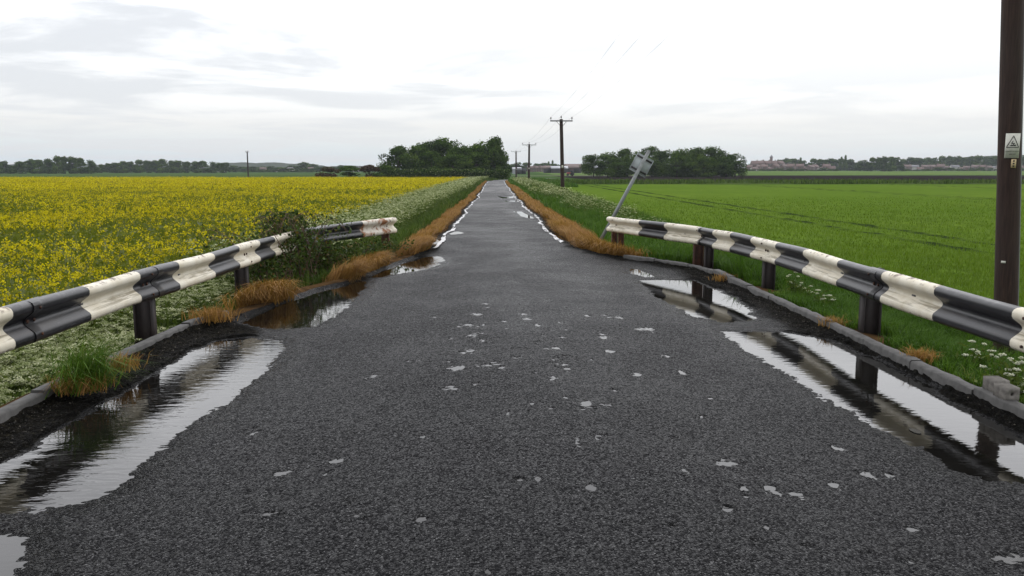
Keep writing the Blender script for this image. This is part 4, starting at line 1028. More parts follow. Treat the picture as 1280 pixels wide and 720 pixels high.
for i, (px, top, D, wpx, lab) in enumerate([(412, 209, 200, 34, 'low reddish bush at the left end of the far hedge'), (436, 207.5, 202, 40, 'dark green bush left of the roadside wood'), (462, 206.5, 200, 34, 'reddish brown bush next to the roadside wood'), (482, 208, 199, 30, 'green bush at the foot of the light green tree')]):
    place_tree('bush', lab, 'bush', 'bushes beside the roadside wood', bush_p, px, top, D, i, wpx * 1.1)
# far tree lines
def line(x0, x1, step, topf, D, lab, group, seed, wmul=1.9, jit=1.6):
    r = np.random.default_rng(seed); px = x0; i = seed
    while px < x1:
        st_ = step * r.uniform(.75, 1.25)
        place_tree('tree', lab, 'tree', group, far_p, px, topf(px) + r.normal(0, jit * .5), D + r.uniform(-14, 14), i, st_ * wmul)
        px += st_; i += 1
I = lambda xs, ys: (lambda p: float(np.interp(p, xs, ys)))
line(-60, 118, 11, I([-60, 6, 14, 24, 40, 60, 80, 105, 118], [198, 201, 207, 204, 199, 197, 195.5, 198, 201]), 500, 'dark broadleaf tree in the nearest tree line at the far left', 'trees of the far left line', 1)
line(118, 292, 10, I([118, 140, 165, 190, 225, 250, 285], [205, 203, 201.5, 200, 201, 202, 203]), 610, 'broadleaf tree in the long tree line beyond the rape field', 'trees of the long line beyond the rape', 2)
line(292, 365, 13, I([292, 330, 365], [209, 208, 209]), 780, 'small tree among the distant houses on the left', 'small far trees left of the bushes', 3)
line(294, 400, 9, I([294, 320, 360, 400], [210.5, 210, 210.5, 210]), 690, 'low bushy tree in front of the distant houses on the left', 'low trees before the left houses', 14)
line(938, 1042, 12, I([938, 1042], [211, 210.8]), 650, 'low bushy tree in front of the village houses', 'low trees before the village', 15, 1.5)
line(1132, 1300, 13, I([1132, 1300], [210.5, 209.8]), 680, 'low bushy tree in front of the far right houses', 'low trees before the far right houses', 16, 1.3)
line(365, 480, 12, I([365, 378, 388, 400, 440, 480], [207, 204, 204.5, 208, 208, 208]), 760, 'distant tree left of the roadside wood', 'distant trees left of the wood', 4)
line(628, 735, 10, I([628, 650, 672, 690, 720, 735], [205, 203.5, 203, 205, 206, 205]), 640, 'distant tree behind the barns beside the lane', 'distant trees behind the barns', 5)
line(940, 1075, 11, I([940, 965, 985, 1010, 1040, 1056, 1075], [203, 200, 198.5, 199.5, 198, 198, 199]), 760, 'dark tree standing behind the red roofed village', 'trees behind the red roofed village', 6)
line(1080, 1130, 9, I([1080, 1090, 1105, 1120, 1128], [200, 197, 195.5, 196.5, 200]), 620, 'rounded dark tree in the clump right of the red roofed village', 'trees of the rounded clump', 7, 2.2, 0.5)
line(1128, 1300, 10, I([1128, 1145, 1160, 1185, 1200, 1240, 1300], [200, 197, 196, 195, 197, 196, 195]), 800, 'tree behind the white houses on the far right', 'trees behind the white houses', 8)
for px, top, D, lab in ((685.5, 202, 620, 'narrow dark poplar behind the barns, shorter of two'), (690.5, 200.5, 620, 'narrow dark poplar behind the barns, taller of two'), (1051, 196, 750, 'narrow pointed tree above the village roofs, shorter of two'), (1056, 194, 750, 'narrow pointed tree above the village roofs, taller of two'), (1000, 197, 750, 'single pointed tree above the red roofs')):
    place_tree('tree', lab, 'tree', 'narrow pointed trees', far_p, px, top, D, 3, 5.5)

# ------------------------------------------------------------------ houses, barns
def house_mesh(w_, d_, h_, rh):
    a = Acc(); x, y = w_ / 2, d_ / 2
    V = [(-x, -y, -1), (x, -y, -1), (x, y, -1), (-x, y, -1), (-x, -y, h_), (x, -y, h_), (x, y, h_), (-x, y, h_), (-x, 0, h_ + rh), (x, 0, h_ + rh)]
    a.add(V, [[0, 1, 5, 4], [1, 2, 6, 5], [2, 3, 7, 6], [3, 0, 4, 7]], [[5, 6, 9], [7, 4, 8]])
    b = Acc(); e = 0.35; z0 = h_ - e * rh / y
    for s in (-1, 1):
        o_ = np.array([[-x - e, s * (y + e), z0], [x + e, s * (y + e), z0], [x + e, 0, h_ + rh], [-x - e, 0, h_ + rh]])
        t_ = o_ + np.array([0, 0, 0.18]); V = np.concatenate([o_ + np.array([0, 0, .02]), t_])
        b.add(V, [[0, 1, 2, 3], [4, 7, 6, 5], [0, 4, 5, 1], [1, 5, 6, 2], [2, 6, 7, 3], [3, 7, 4, 0]])
    return a, b
HP = {}
def house_proto(key, w_, d_, h_, rh, wall, roof, chim=True, wins=4):
    root = thing('house', 'house', 'house', (0, 0, 0)); a, b = house_mesh(w_, d_, h_, rh)
    obj('wall', a, M[wall], root); rf = obj('roof', b, M[roof], root)
    if chim:
        for s in (-1, 1)[:1 + (w_ > 8)]:
            c = Acc(); box(c, (s * w_ * .38, 0, h_ + rh + 0.4), (0.8, 0.6, 1.6)); obj('chimney', c, M['brick'], rf)
    k = 0
    for zz in ((1.2, 3.9) if h_ > 4 else (1.3,)):
        for xx in np.linspace(-w_ * .32, w_ * .32, wins // (2 if h_ > 4 else 1)):
            c = Acc(); box(c, (xx, -d_ / 2 - 0.01, zz), (1.6, 0.10, 1.3)); f = obj('window', c, M['render'], root)
            g_ = Acc(); box(g_, (xx, -d_ / 2 - 0.05, zz), (1.3, 0.10, 1.0)); obj('pane', g_, M['glass'], f)
    HP[key] = root; root['used'] = 0; return root
house_proto('red', 9, 8, 5, 3.2, 'brick', 'roof_red'); house_proto('brown', 10, 8, 5, 2.8, 'brick', 'roof_brown')
house_proto('white', 11, 8, 4.8, 2.6, 'render', 'roof_grey'); house_proto('bung', 10, 8, 2.6, 2.6, 'render', 'roof_red', True, 2)
HL = {'red': 'brick house with a red tiled roof', 'brown': 'brick house with a brown tiled roof', 'white': 'white house with a grey slate roof', 'bung': 'pale bungalow with a red roof'}
def place_house(key, px, D, rz, where, group, s=1.0, zup=0.0):
    p = HP[key]
    o = p if p['used'] == 0 else copy_tree(p)
    p['used'] = 1; q = bpx(px, D); o.location = (q[0], q[1], float(z_ground(q[0], q[1])) + zup); o.rotation_euler = (0, 0, rz); o.scale = (s, s, s)
    o['label'] = HL[key] + ' ' + where; o['group'] = group
r = np.random.default_rng(12)
for i, px in enumerate(np.arange(937, 1042, 6.3)):
    place_house(['red', 'bung', 'brown', 'red', 'bung'][i % 5], px + r.uniform(-1.5, 1.5), 690 + r.uniform(0, 30), r.uniform(-.6, .6), 'in the village right of the field wood', 'houses of the red roofed village', r.uniform(.55, .72))
for i, px in enumerate((950, 957, 965, 974)):
    place_house('red', px, 735 + 4 * i, 0.3 * i - .4, 'raised above the village beside the church', 'raised houses of the red roofed village', .8, 2.0)
for i, px in enumerate(np.arange(1132, 1300, 8.6)):
    place_house(['brown', 'white', 'bung', 'brown', 'brown', 'red'][i % 6], px + r.uniform(-2, 2), 720 + r.uniform(0, 40), r.uniform(-.5, .5), 'in the far row on the right', 'houses of the far right row', r.uniform(.5, .7))
for i, px in enumerate((1205, 1217, 1228, 1241, 1275, 1290)):
    place_house(['brown', 'red', 'white'][i % 3], px, 860, r.uniform(-.4, .4), 'higher up the rise on the right', 'houses on the far right rise', .75, 6.5)
for i, px in enumerate((276, 329, 347, 363, 389)):
    place_house(['white', 'brown', 'bung'][i % 3], px, 720, r.uniform(-.5, .5), 'among the distant trees on the left', 'distant houses on the left', 0.5)
place_house('white', 446, 720, 0.2, 'showing faintly behind the far bushes', 'distant houses behind the bushes', 0.6)
# church
cx = bpx(963.5, 745); cz = float(z_ground(*cx)); ch = thing('church', 'dark church tower and red nave roof above the village', 'church', (cx[0], cx[1], cz))
a = Acc(); box(a, (cx[0], cx[1], cz + 5.6), (1.9, 1.9, 12.2)); obj('tower', a, M['roof_brown'], ch)
a = Acc(); x_, y_, z_ = cx[0], cx[1], cz + 11.7; a.add([(x_ - 1.3, y_ - 1.3, z_), (x_ + 1.3, y_ - 1.3, z_), (x_ + 1.3, y_ + 1.3, z_), (x_ - 1.3, y_ + 1.3, z_), (x_, y_, z_ + 2.2)], None, [[0, 1, 4], [1, 2, 4], [2, 3, 4], [3, 0, 4]]); obj('spire', a, M['roof_grey'], ch)
a, b = house_mesh(16, 8, 5.0, 3.5); a.v[0] += np.array([cx[0] - 9.4, cx[1], cz])
for k in range(len(b.v)): b.v[k] += np.array([cx[0] - 9.4, cx[1], cz])
nv = obj('nave', a, M['brick'], ch); obj('roof', b, M['roof_red'], nv)
# barns beside the lane
def barn(px, D, w_, d_, h_, rh, wall, roof, label, rz=0.0):
    q = bpx(px, D); z = float(z_ground(*q)); o = thing('barn', label, 'barn', (0, 0, 0), 'farm buildings beside the lane')
    a, b = house_mesh(w_, d_, h_, rh); obj('wall', a, M[wall], o); obj('roof', b, M[roof], o)
    c = Acc(); box(c, (w_ * .2, -d_ / 2 - .03, 1.6), (3.2, 0.1, 3.2)); obj('door', c, M['steel_dark'], o)
    o.location = (q[0], q[1], z); o.rotation_euler = (0, 0, rz)
barn(646, 470, 4.6, 6, 2.6, 0.9, 'shed_metal', 'shed_metal', 'pale grey shed behind the poles')
barn(652.5, 474, 3.0, 5, 2.2, 0.7, 'barn_metal', 'barn_metal', 'small dark shed joined to the pale shed')
barn(684, 480, 4.2, 6, 2.6, 1.4, 'barn_metal', 'roof_brown', 'small dark barn left of the nearest lane pole')
barn(699, 476, 9, 8, 2.6, 1.2, 'barn_metal', 'shed_metal', 'low barn with a pale roof behind the nearest lane pole')
barn(716, 480, 9, 9, 2.8, 2.2, 'barn_metal', 'roof_brown', 'largest dark barn next to the field wood')
for i, px in enumerate((664, 672, 678)): place_house('brown', px, 560, 0.2 * i, 'far behind the lane between the poles', 'distant houses between the poles', 0.5)
# red tractor far off on the pale track
q = bpx(713, 305); z = float(z_ground(*q)) + 0.12
tr_ = thing('tractor', 'tiny red tractor on the pale track in front of the barns', 'tractor', (q[0], q[1], z))
a = Acc(); box(a, (q[0] - .55, q[1], z + .95), (1.5, .75, .65)); box(a, (q[0] + .55, q[1], z + 1.0), (1.0, .9, .7)); obj('body', a, M['car_red'], tr_)
a = Acc(); box(a, (q[0] + .5, q[1], z + 1.72), (1.0, .95, .74)); obj('cab', a, M['glass'], tr_)
a = Acc(); box(a, (q[0] + .5, q[1], z + 2.14), (1.15, 1.05, .09)); obj('cab_roof', a, M['car_red'], tr_)
for dx, rr_ in ((-.95, .42), (.65, .72)):
    for sy in (-.62, .62):
        a = Acc(); tube(a, [(q[0] + dx, q[1] + sy - .14, z + rr_), (q[0] + dx, q[1] + sy + .14, z + rr_)], rr_, 16); obj('wheel', a, M['rubber'], tr_)

# ------------------------------------------------------------------ vegetation
def infield(n, x0, x1, y0, y1, r=rng): return np.stack([r.uniform(x0, x1, n), r.uniform(y0, y1, n)], -1)
def with_z(p, dz=0.0): return np.concatenate([p, (z_ground(p[:, 0], p[:, 1]) + dz)[:, None]], 1)
def visible(p, margin=1.25):
    k = p[:, 0] / np.maximum(p[:, 1], 0.5); return (k > -0.60 * margin) & (k < 0.64 * margin)
# --- oilseed rape
RT = 0.95
def rape_edge(y): return -4.75 - 0.25 * np.sin(y * 0.5) - np.where(y > 13, -0.1, 0) 
leafA, flowA = Acc(), Acc()
bands = [(3.5, 14, 55, 13, 0.027, 8, 0.085), (14, 30, 42, 9, 0.038, 6, 0.10), (30, 60, 28, 7, 0.050, 4, 0.14), (60, 148, 12, 6, 0.095, 3, 0.22)]
for y0, y1, dens, nfl, fs, nlf, lsz in bands:
    x0, x1 = -0.78 * y1 - 1, -4.6
    n = int((x1 - x0) * (y1 - y0) * dens); p = infield(n, x0, x1, y0, y1)
    p = p[(p[:, 0] < rape_edge(p[:, 1])) & (p[:, 0] > -0.78 * p[:, 1] - 1)]
    n = len(p); hgt = RT * (0.86 + 0.20 * fbm(p[:, 0] * .35, p[:, 1] * .35, 61, 3)) * rng.uniform(0.86, 1.06, n)
    thin = fbm(p[:, 0] * .22, p[:, 1] * .16, 63, 3); flowering = np.clip((thin - 0.32) * 1.7, 0.07, 0.48) 
    if y0 > 29: flowering = np.clip(flowering + 0.06 + 0.14 * (y0 > 50), 0, 1)
    b3 = with_z(p); top = b3 + np.stack([rng.normal(0, .05, n), rng.normal(0, .05, n), hgt], -1)
    if y0 < 30: blades(leafA, b3 + np.array([0, 0, 0.2]), hgt - .22, 0.014, rng.uniform(0, .1, n), rng.uniform(.3, .9, n))
    for k in range(nlf):
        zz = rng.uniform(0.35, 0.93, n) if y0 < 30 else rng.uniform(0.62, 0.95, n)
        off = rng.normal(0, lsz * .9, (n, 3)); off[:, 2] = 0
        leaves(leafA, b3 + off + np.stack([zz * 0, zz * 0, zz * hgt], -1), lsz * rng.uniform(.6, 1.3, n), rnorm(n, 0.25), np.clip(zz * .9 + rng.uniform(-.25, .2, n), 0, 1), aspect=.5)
    nb = 3 if y0 < 30 else 1          # side shoots with their own flower heads
    for s in range(nb):
        k = rng.uniform(size=n) < flowering * (1.0 if s == 0 else 0.55); m_ = int(k.sum())
        head = top[k] + np.stack([rng.normal(0, .09 * (s > 0), m_), rng.normal(0, .09 * (s > 0), m_), rng.uniform(-.16, 0, m_) * (s > 0)], -1)
        tone = rng.uniform(0.1, 0.9, m_)
        for q in range(max(3, nfl // (1 + (s > 0)))):
            sp = 0.026 if y0 < 30 else fs * 1.1
            v = rng.normal(0, sp, (m_, 3)); v[:, 2] = rng.normal(-.02, sp * .9, m_)
            leaves(flowA, head + v, fs * rng.uniform(.7, 1.25, m_), rnorm(m_, .5), np.clip(tone + rng.normal(0, .2, m_), 0, 1), aspect=.9)
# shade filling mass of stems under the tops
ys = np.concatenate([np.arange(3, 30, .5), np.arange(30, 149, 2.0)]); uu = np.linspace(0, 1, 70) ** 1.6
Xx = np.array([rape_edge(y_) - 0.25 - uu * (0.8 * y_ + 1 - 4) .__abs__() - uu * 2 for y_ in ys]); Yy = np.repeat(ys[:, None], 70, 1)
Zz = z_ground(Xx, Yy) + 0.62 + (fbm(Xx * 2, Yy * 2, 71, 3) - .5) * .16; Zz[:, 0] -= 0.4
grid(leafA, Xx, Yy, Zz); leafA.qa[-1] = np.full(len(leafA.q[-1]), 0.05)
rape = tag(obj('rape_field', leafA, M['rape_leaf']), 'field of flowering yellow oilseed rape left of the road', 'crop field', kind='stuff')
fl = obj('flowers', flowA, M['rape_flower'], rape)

# --- cow parsley
def parsley(n_pts, leaf_acc, umb_acc, hgt, lod, r=rng, spread=0.16, lo=0.3):
    """lod 0: fine umbels, 1: medium, 2: coarse"""
    n = len(n_pts)
    if n == 0: return
    h = hgt * r.uniform(.75, 1.1, n)
    nu, nq, qs, ur, nl, ls = [(5, 24, 0.0145, 0.034, 28, 0.055), (4, 7, 0.028, 0.045, 12, 0.10), (3, 3, 0.075, 0.07, 7, 0.20)][lod]
    if lod < 2: blades(leaf_acc, n_pts, h * .96, 0.010, r.uniform(0, .2, n), r.uniform(.3, .8, n))
    for k in range(nl):
        z = r.uniform(0.08, 0.92, n); off = r.normal(0, spread, (n, 2)) * (1.1 - .5 * z)[:, None]
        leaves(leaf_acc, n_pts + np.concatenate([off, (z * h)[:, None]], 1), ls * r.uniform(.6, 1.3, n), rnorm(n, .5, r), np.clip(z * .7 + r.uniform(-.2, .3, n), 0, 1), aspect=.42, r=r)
    for k in range(nu):
        off = r.normal(0, spread * .9, (n, 2)); z = h * r.uniform(lo + .45, 1.02, n)
        c0 = n_pts + np.concatenate([off, z[:, None]], 1); tone = r.uniform(0, .9, n)
        for q in range(nq):
            a_ = r.uniform(0, 6.283, n); rd = ur * np.sqrt(r.uniform(0, 1, n))
            v = np.stack([np.cos(a_) * rd, np.sin(a_) * rd, -rd * .35 + r.normal(0, .004, n)], -1)
            leaves(umb_acc, c0 + v, qs * r.uniform(.7, 1.25, n), rnorm(n, 1.6, r), np.clip(tone + r.normal(0, .15, n), 0, 1), aspect=.9, r=r)
pl_, pu_ = Acc(), Acc()
p = infield(2600, -5.2, -3.75, 2.5, 9.8); p = p[fbm(p[:, 0] * .9, p[:, 1] * .9, 81, 2) > .32]; parsley(with_z(p), pl_, pu_, 0.20 + 0.48 * smooth((-3.7 - p[:, 0]) / 1.0), 0)
p = infield(340, -5.1, -3.75, 9.6, 14); parsley(with_z(p), pl_, pu_, 0.7, 0)
def pband(n, y0, y1, o0, o1, hgt, lod, side=-1):
    y_ = rng.uniform(y0, y1, n); d_ = rng.uniform(o0, o1, n); x_ = (xl(y_) - d_) if side < 0 else (xr(y_) + d_)
    return with_z(np.stack([x_, y_], -1)), hgt, lod
for args in ((1050, 14, 30, 1.35, 3.4, 1.02, 1), (1900, 30, 70, 1.2, 3.4, 1.05, 1), (3200, 70, 160, .9, 3.6, 1.0, 2)):
    q, hh, lod = pband(*args); parsley(q, pl_, pu_, hh, lod)
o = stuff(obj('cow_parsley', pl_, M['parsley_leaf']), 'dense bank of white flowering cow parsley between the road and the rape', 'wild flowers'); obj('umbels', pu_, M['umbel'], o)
pl_, pu_ = Acc(), Acc()
for args in ((420, 34, 70, 2.0, 4.2, .8, 1, 1), (1500, 60, 165, 1.2, 4.0, .9, 2, 1), (70, 26, 40, 2.6, 4.0, .7, 1, 1)):
    q, hh, lod = pband(*args); q = q[fbm(q[:, 0] * .5, q[:, 1] * .2, 83, 2) > .38]; parsley(q, pl_, pu_, hh, lod)
o = stuff(obj('cow_parsley', pl_, M['parsley_leaf']), 'white flowering cow parsley along the right verge of the lane', 'wild flowers'); obj('umbels', pu_, M['umbel'], o)
for i, (Yd, heads, lab) in enumerate(((7.0, [(1219, 433), (1226, 438), (1220, 441), (1231, 432), (1236, 441)], 'small cow parsley with white umbels by the foot of the near pole'),
        (6.2, [(1258, 461), (1248, 478), (1262, 448), (1274, 447), (1233, 458), (1268, 455), (1241, 470)], 'cow parsley with the largest white umbels behind the concrete stubs'),
        (5.9, [(1273, 480), (1279, 487), (1268, 490)], 'cow parsley with small white umbels at the right edge behind the kerb'),
        (11.2, [(986, 345), (992, 350), (999, 353), (1006, 358), (995, 343), (1012, 362)], 'white cow parsley in the long grass behind the right barrier'),
        (10.2, [(1020, 366), (1028, 371), (1034, 368)], 'lower white cow parsley just behind the right barrier'))):
    r = np.random.default_rng(400 + i); H = np.array([at_depth(px, py, Yd + r.normal(0, .05)) for px, py in heads]); c0 = H.mean(0); z = float(z_ground(c0[0], c0[1]))
    H = np.concatenate([H + r.normal(0, .015, H.shape), H[r.integers(0, len(H), 2 + len(H))] + r.normal(0, 1, (2 + len(H), 3)) * np.array([.07, .06, .05])])
    root = thing('cow_parsley_plant', lab, 'wild flower', (c0[0], c0[1], z), 'single cow parsley plants on the right bank')
    la, sa_ = Acc(), Acc()
    for hd in H:
        b0 = np.array([c0[0] * .6 + hd[0] * .4, c0[1] * .6 + hd[1] * .4, z - .02])
        tube(sa_, [b0, b0 * .45 + hd * .55 + r.normal(0, .01, 3), hd], [.004, .003, .002], 5)
        n_ = 34; tt = r.uniform(.05, .75, n_)[:, None]; leaves(la, b0 * (1 - tt) + hd * tt + r.normal(0, .055, (n_, 3)), r.uniform(.03, .07, n_), rnorm(n_, .5, r), r.uniform(.1, .9, n_), aspect=.4, r=r)
        ua = Acc(); n_ = 46; a_ = r.uniform(0, 6.283, n_); ur = r.uniform(.016, .036); rd = ur * np.sqrt(r.uniform(0, 1, n_))
        V = hd + np.stack([np.cos(a_) * rd, np.sin(a_) * rd, -rd * .3 + r.normal(0, .003, n_)], -1)
        leaves(ua, V, .013 * r.uniform(.7, 1.2, n_), rnorm(n_, 1.6, r), r.uniform(.5, 1, n_), aspect=.9, r=r)
        tube(ua, [hd - np.array([0, 0, .02]), hd - np.array([0, 0, .004])], [.003, ur * .8], 8)
        obj('umbel', ua, M['umbel_white'], root)
    obj('stems', sa_, M['parsley_leaf'], root); obj('leaves', la, M['parsley_leaf'], root)

# --- verge grass
ga = Acc()
def grass(n, xs, ys, hgt, wd, acc=ga, r=rng, lean=(.15, .9), tone=(.1, .85), thr=None, filt=None):
    p = infield(n, xs[0], xs[1], ys[0], ys[1], r)
    if filt is not None: p = p[filt(p)]
    n = len(p); k = .65 + .7 * fbm(p[:, 0] * 1.4, p[:, 1] * 1.4, 91, 3)
    hgt = hgt * (.38 + .62 * smooth((np.abs(p[:, 0]) - 3.55) / 1.1)) if ys[1] <= 12 else hgt
    blades(acc, with_z(p, -.02), hgt * k * r.uniform(.6, 1.25, n), wd * r.uniform(.7, 1.4, n), r.uniform(*lean, n), np.clip(r.uniform(*tone, n) * (.55 + .9 * fbm(p[:, 0] * .8, p[:, 1] * .8, 93, 3)), 0, 1))
POSTS = np.array([[o.data.vertices[0].co[0] + base_of(o)[0], o.data.vertices[0].co[1] + base_of(o)[1]] for o in bpy.data.objects if o.name.startswith('post') and o.parent and o.parent.name.startswith('crash')])
def clear(p):
    d = np.full(len(p), 9.0)
    for q in POSTS:
        dx = p[:, 0] - q[0]; dy = p[:, 1] - q[1]; d = np.minimum(d, np.hypot(dx, np.where(dy < 0, dy * .45, dy * 2)) )
    return d > .26
offl = lambda p: xl(p[:, 1]) - p[:, 0]
offr = lambda p: p[:, 0] - xr(p[:, 1])
grass(15000, (-4.9, -3.3), (2.2, 10), .17, .010, filt=lambda p: (p[:, 0] < -3.62) & clear(p))
grass(24000, (-5.0, -1.4), (10, 18), .32, .013, filt=lambda p: (offl(p) > .45) & clear(p))
grass(30000, (-5.0, -1.3), (18, 40), .38, .022, filt=lambda p: (offl(p) > .75) )
grass(30000, (-5.0, -1.2), (40, 100), .42, .05, filt=lambda p: (offl(p) > .7))
grass(16000, (-5.0, 2), (100, 170), .5, .13, filt=lambda p: (offl(p) > .5) & (offl(p) < 4))
stuff(obj('verge_grass', ga, M['grass']), 'rough green grass on the left verge', 'grass')
gb = Acc()
grass(100000, (3.6, 7.2), (2.6, 12), .27, .009, gb, filt=lambda p: (p[:, 0] > 3.66) & clear(p), lean=(.2, 1.0))
grass(60000, (2.2, 7.4), (12, 20), .32, .014, gb, filt=lambda p: (offr(p) > .22) & clear(p) & ((p[:, 1] < 15.5) | (offr(p) > .95)), lean=(.2, 1.0))
grass(52000, (2.4, 6.6), (20, 42), .40, .024, gb, filt=lambda p: (offr(p) > 1.15), lean=(.2, 1.0))
grass(42000, (2.4, 6.6), (42, 110), .45, .055, gb, filt=lambda p: (offr(p) > 1.0))
grass(16000, (1.5, 11), (110, 190), .5, .14, gb, filt=lambda p: (offr(p) > .6))
stuff(obj('verge_grass', gb, M['lush']), 'long lush grass on the right bank and verge', 'grass')
# --- dead sprayed grass along the road edges
da = Acc()
def dead(acc, n, y0, y1, o0, o1, side, hgt, wd, lean=(.5, 1.25), r=rng):
    y_ = r.uniform(y0, y1, n); d_ = o0 + (o1 - o0) * r.uniform(0, 1, n); x_ = (xl(y_) - d_) if side < 0 else (xr(y_) + d_)
    k = fbm(x_ * 1.1, y_ * .7, 97, 3); keep = (k > .36) & clear(np.stack([x_, y_], -1)) & ~((side < 0) & (y_ < 11.3) & (x_ < -3.12)); x_, y_, d_, k = x_[keep], y_[keep], d_[keep], k[keep]; n = len(x_)
    az = (0 if side < 0 else math.pi) + (fbm(x_ * 1.6, y_ * 1.6, 98, 2) - .5) * 5.5 + r.normal(0, .35, n)
    blades(acc, with_z(np.stack([x_, y_], -1), -.01), hgt * (.5 + k) * r.uniform(.5, 1.2, n), wd * r.uniform(.7, 1.3, n), r.uniform(*lean, n), r.uniform(0, 1, n), az=az)
dead(da, 12000, 9.7, 13.2, -.03, .85, -1, .38, .008, (.7, 1.25)); dead(da, 8500, 13.2, 18, .0, .7, -1, .30, .010, (.7, 1.2))
dead(da, 9000, 18, 45, .12, .70, -1, .20, .016); dead(da, 5500, 45, 150, .12, .6, -1, .22, .045)
dead(da, 260, 8.2, 9.5, -.1, .25, -1, .16, .006)
stuff(obj('dead_grass', da, M['dead']), 'dead orange brown grass along the left edge of the road', 'dead grass')
db = Acc()
dead(db, 13000, 15.6, 24, .08, 1.15, 1, .32, .011); dead(db, 12000, 24, 50, .12, 1.2, 1, .26, .020); dead(db, 7000, 50, 160, .12, 1.1, 1, .26, .055)
dead(db, 2600, 13.3, 15.0, -.62, -.15, 1, .10, .008)
stuff(obj('dead_grass', db, M['dead']), 'dead orange brown grass along the right edge of the road', 'dead grass')
# --- young crop on the right
cr = Acc()
def crop(n, x0, x1, y0, y1, hgt, wd, f0, f1):
    p = infield(n, x0, x1, y0, y1); p = p[visible(p) & (p[:, 0] > 6.4)]
    p = p[rng.uniform(size=len(p)) < np.clip((f1 - p[:, 1]) / (f1 - f0), 0, 1) * np.clip((p[:, 1] - y0 + 2) / 8, 0, 1)]
    xx = p[:, 0] + 0.0
    for xt in (13.3, 15.05, 37.2, 38.9): p = p[(abs(p[:, 0] - xt) > .30) | (rng.uniform(size=len(p)) < .25)]
    n = len(p); k = fbm(p[:, 0] * .5, p[:, 1] * .5, 99, 3)
    blades(cr, with_z(p, -.01), hgt * (.7 + .6 * k) * rng.uniform(.7, 1.2, n), wd * rng.uniform(.7, 1.3, n), rng.uniform(.1, .8, n), np.clip(.2 + .6 * k + rng.uniform(-.25, .25, n), 0, 1))
crop(100000, 6.4, 22, 7, 27, .13, .013, 12, 27); crop(150000, 6.4, 52, 12, 75, .11, .026, 24, 72)
stuff(obj('young_crop', cr, M['crop']), 'bright green young cereal crop right of the road', 'crop')
# --- grass tufts at the kerbs
def tuft(px, py, label, mat, n, hgt, wd, spread, seed, z=0.0, lean=(.3, 1.1), base_mat=None, cat='grass tuft', name='grass_tuft', az0=None):
    q = bp(px, py, z); r = np.random.default_rng(seed); zb = max(float(z_ground(q[0], q[1])), -.2) if abs(q[0]) > 3.3 else float(z_road(q[1]))
    root = thing(name, label, cat, (q[0], q[1], zb), 'tufts growing at the kerbs')
    P_ = np.stack([q[0] + r.normal(0, spread, n), q[1] + r.normal(0, spread, n), np.full(n, zb)], -1)
    a = Acc(); az = None if az0 is None else r.normal(az0, 1.1, n)
    blades(a, P_, hgt * r.uniform(.5, 1.15, n), wd, r.uniform(*lean, n), r.uniform(.2, 1, n), az=az, r=r); obj('blades', a, M[mat], root)
    if base_mat:
        n2 = n; P_ = np.stack([q[0] + r.normal(0, spread * .9, n2), q[1] - .04 + r.normal(0, spread * .8, n2), np.full(n2, zb)], -1)
        a = Acc(); blades(a, P_, hgt * .42 * r.uniform(.5, 1.2, n2), wd, r.uniform(.5, 1.3, n2), r.uniform(.2, 1, n2), r=r); obj('dead_base', a, M[base_mat], root)
tuft(104, 486, 'green grass tuft with an orange base on the left kerb', 'lush', 620, .40, .0055, .08, 1, base_mat='dead', az0=0.2, lean=(.5, 1.3))
tuft(152, 462, 'brown withered tuft next to the green tuft on the left kerb', 'dead', 240, .15, .007, .06, 2)
tuft(265, 400, 'small orange dead tuft near the left barrier post', 'dead', 400, .16, .008, .10, 3)
tuft(1150, 447, 'brown withered clump behind the right kerb by the big puddle', 'dead', 260, .14, .006, .06, 4)
tuft(1040, 404, 'small grey brown clump on the right kerb', 'dead', 200, .12, .007, .06, 5)
tuft(905, 346, 'brown clump by the kerb beneath the right barrier', 'dead', 220, .16, .010, .08, 6)
tuft(933, 360, 'small dead clump on the kerb near the right barrier post', 'dead', 180, .14, .009, .06, 7)
# --- bramble over the broken left barrier
q = bp(382, 330, -.05); bz = -.1
br_ = thing('bramble_bush', 'dark bramble bush sprawling over the broken left barrier', 'bush', (q[0], q[1] + .4, bz))
r = np.random.default_rng(77); stems = Acc(); lv = Acc()
for k in range(150):
    fx = r.uniform(0, 1); y0 = 12.0 + 4.6 * fx + r.normal(0, .15); x0 = np.interp(y0, [12, 13.5, 16.5], [-3.35, -3.15, -2.2]) + r.normal(-.05, .22)
    p0 = np.array([x0, y0, -.12]); az = r.uniform(0, 6.283); Ln = r.uniform(.35, 1.05) * (.6 if fx < .12 else 1.05 if fx < .42 else .38)
    dirx = np.array([math.cos(az), math.sin(az) * .8, 0]); s = np.linspace(0, 1, 9)[:, None]
    pts = p0 + dirx * s * Ln * .8 + np.array([0, 0, 1.0]) * (np.sin(s * 2.2) * Ln * .92) + r.normal(0, .02, (9, 3)) * s
    if fx < .22 and k % 3 == 0: pts[:, 0] -= s[:, 0] * .5; 
    tube(stems, pts, np.linspace(.008, .003, 9), 4, caps=False)
    for i in range(2, 9):
        c_ = 5; P_ = pts[i] + r.normal(0, .075, (c_, 3)); leaves(lv, P_, r.uniform(.035, .075, c_), rnorm(c_, .5, r), np.clip(r.uniform(0, 1, c_), 0, 1), aspect=.7, r=r)
n = 3300; fx = r.uniform(0, 1, n) ** 1.0; yy = 11.8 + 5.2 * fx; xx = np.interp(yy, [11.8, 13.5, 17], [-3.35, -3.1, -2.0]) + r.normal(-.05, .24, n)
top = np.interp(yy, [11.8, 12.6, 13.6, 14.3, 15, 17], [.30, .60, .76, .42, .24, .12]); zz = -.2 + (top + .2) * np.sqrt(r.uniform(0, 1, n))
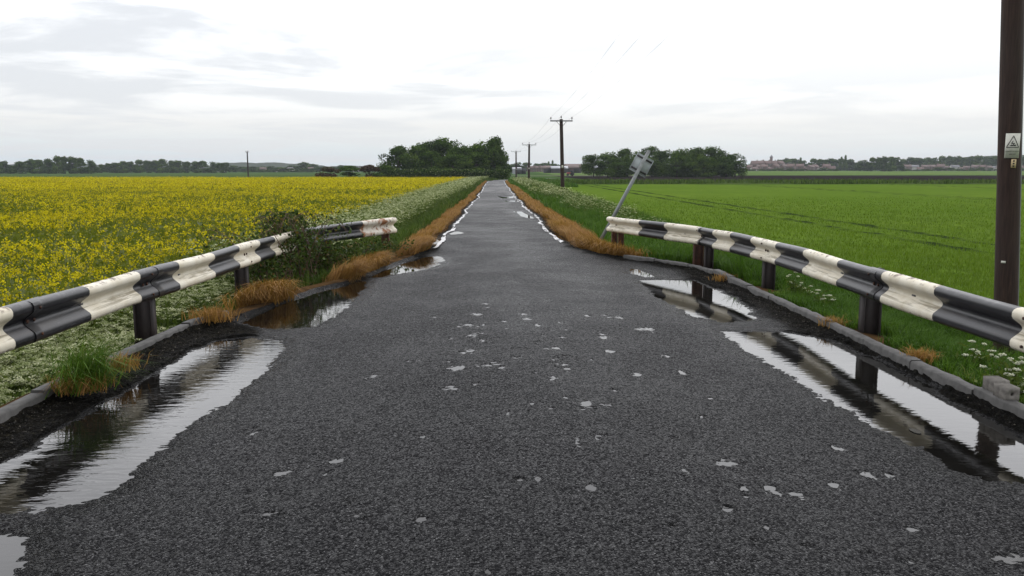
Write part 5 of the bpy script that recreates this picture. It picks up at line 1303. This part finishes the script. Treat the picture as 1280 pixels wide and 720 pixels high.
leaves(lv, np.stack([xx, yy, zz], -1), r.uniform(.03, .075, n), rnorm(n, .5, r), r.uniform(0, .95, n), aspect=.7, r=r)
n = 1700; yy = r.normal(13.2, .42, n); xx = r.normal(-3.28, .20, n); env = np.exp(-((yy - 13.2) / .6) ** 2)
leaves(lv, np.stack([xx, yy, .25 + .72 * env * np.sqrt(r.uniform(0, 1, n)) + r.normal(0, .03, n)], -1), r.uniform(.03, .075, n), rnorm(n, .5, r), r.uniform(0, .9, n), aspect=.7, r=r)
for k in range(46):
    p0 = np.array([r.normal(-3.25, .15), r.normal(13.1, .35), .3]); az = r.uniform(0, 6.283); s_ = np.linspace(0, 1, 8)[:, None]; Ln = r.uniform(.4, .85)
    pts = p0 + np.array([math.cos(az), math.sin(az), 0]) * s_ * Ln * .7 + np.array([0, 0, 1.]) * np.sin(s_ * 2.1) * Ln * .8 + r.normal(0, .015, (8, 3)) * s_
    tube(stems, pts, np.linspace(.007, .003, 8), 4, caps=False)
obj('stems', stems, M['twig'], br_); obj('leaves', lv, M['bramble'], br_)
# --- rough stalks on the strip beyond the crop, birds' distance away
sa = Acc(); n = 9000; p = infield(n, 9, 110, 135, 151); p = p[fbm(p[:, 0] * .15, p[:, 1] * .3, 7, 3) > .42]
blades(sa, with_z(p), rng.uniform(.3, .9, len(p)), .16, rng.uniform(.1, .6, len(p)), rng.uniform(.1, .8, len(p)))
stuff(obj('rough_grass', sa, M['grass']), 'rough grass and weeds along the far edge of the crop', 'grass')

# ------------------------------------------------------------------ haze
if HAZE_DENSITY > 0:
    a = Acc(); box(a, (0, 1200, 19), (5200, 3000, 46))
    m = bpy.data.materials.new('haze'); m.use_nodes = True; t = m.node_tree; t.nodes.clear()
    v = N(t, 'ShaderNodeVolumePrincipled', i_Color=(0.78, 0.85, 0.92, 1), i_Density=HAZE_DENSITY, i_Anisotropy=0.0)
    o_ = N(t, 'ShaderNodeOutputMaterial'); t.links.new(v.outputs[0], o_.inputs['Volume'])
    hz_ = obj('haze', a, m); tag(hz_, 'thin pale haze over the far fields', 'haze', kind='stuff')
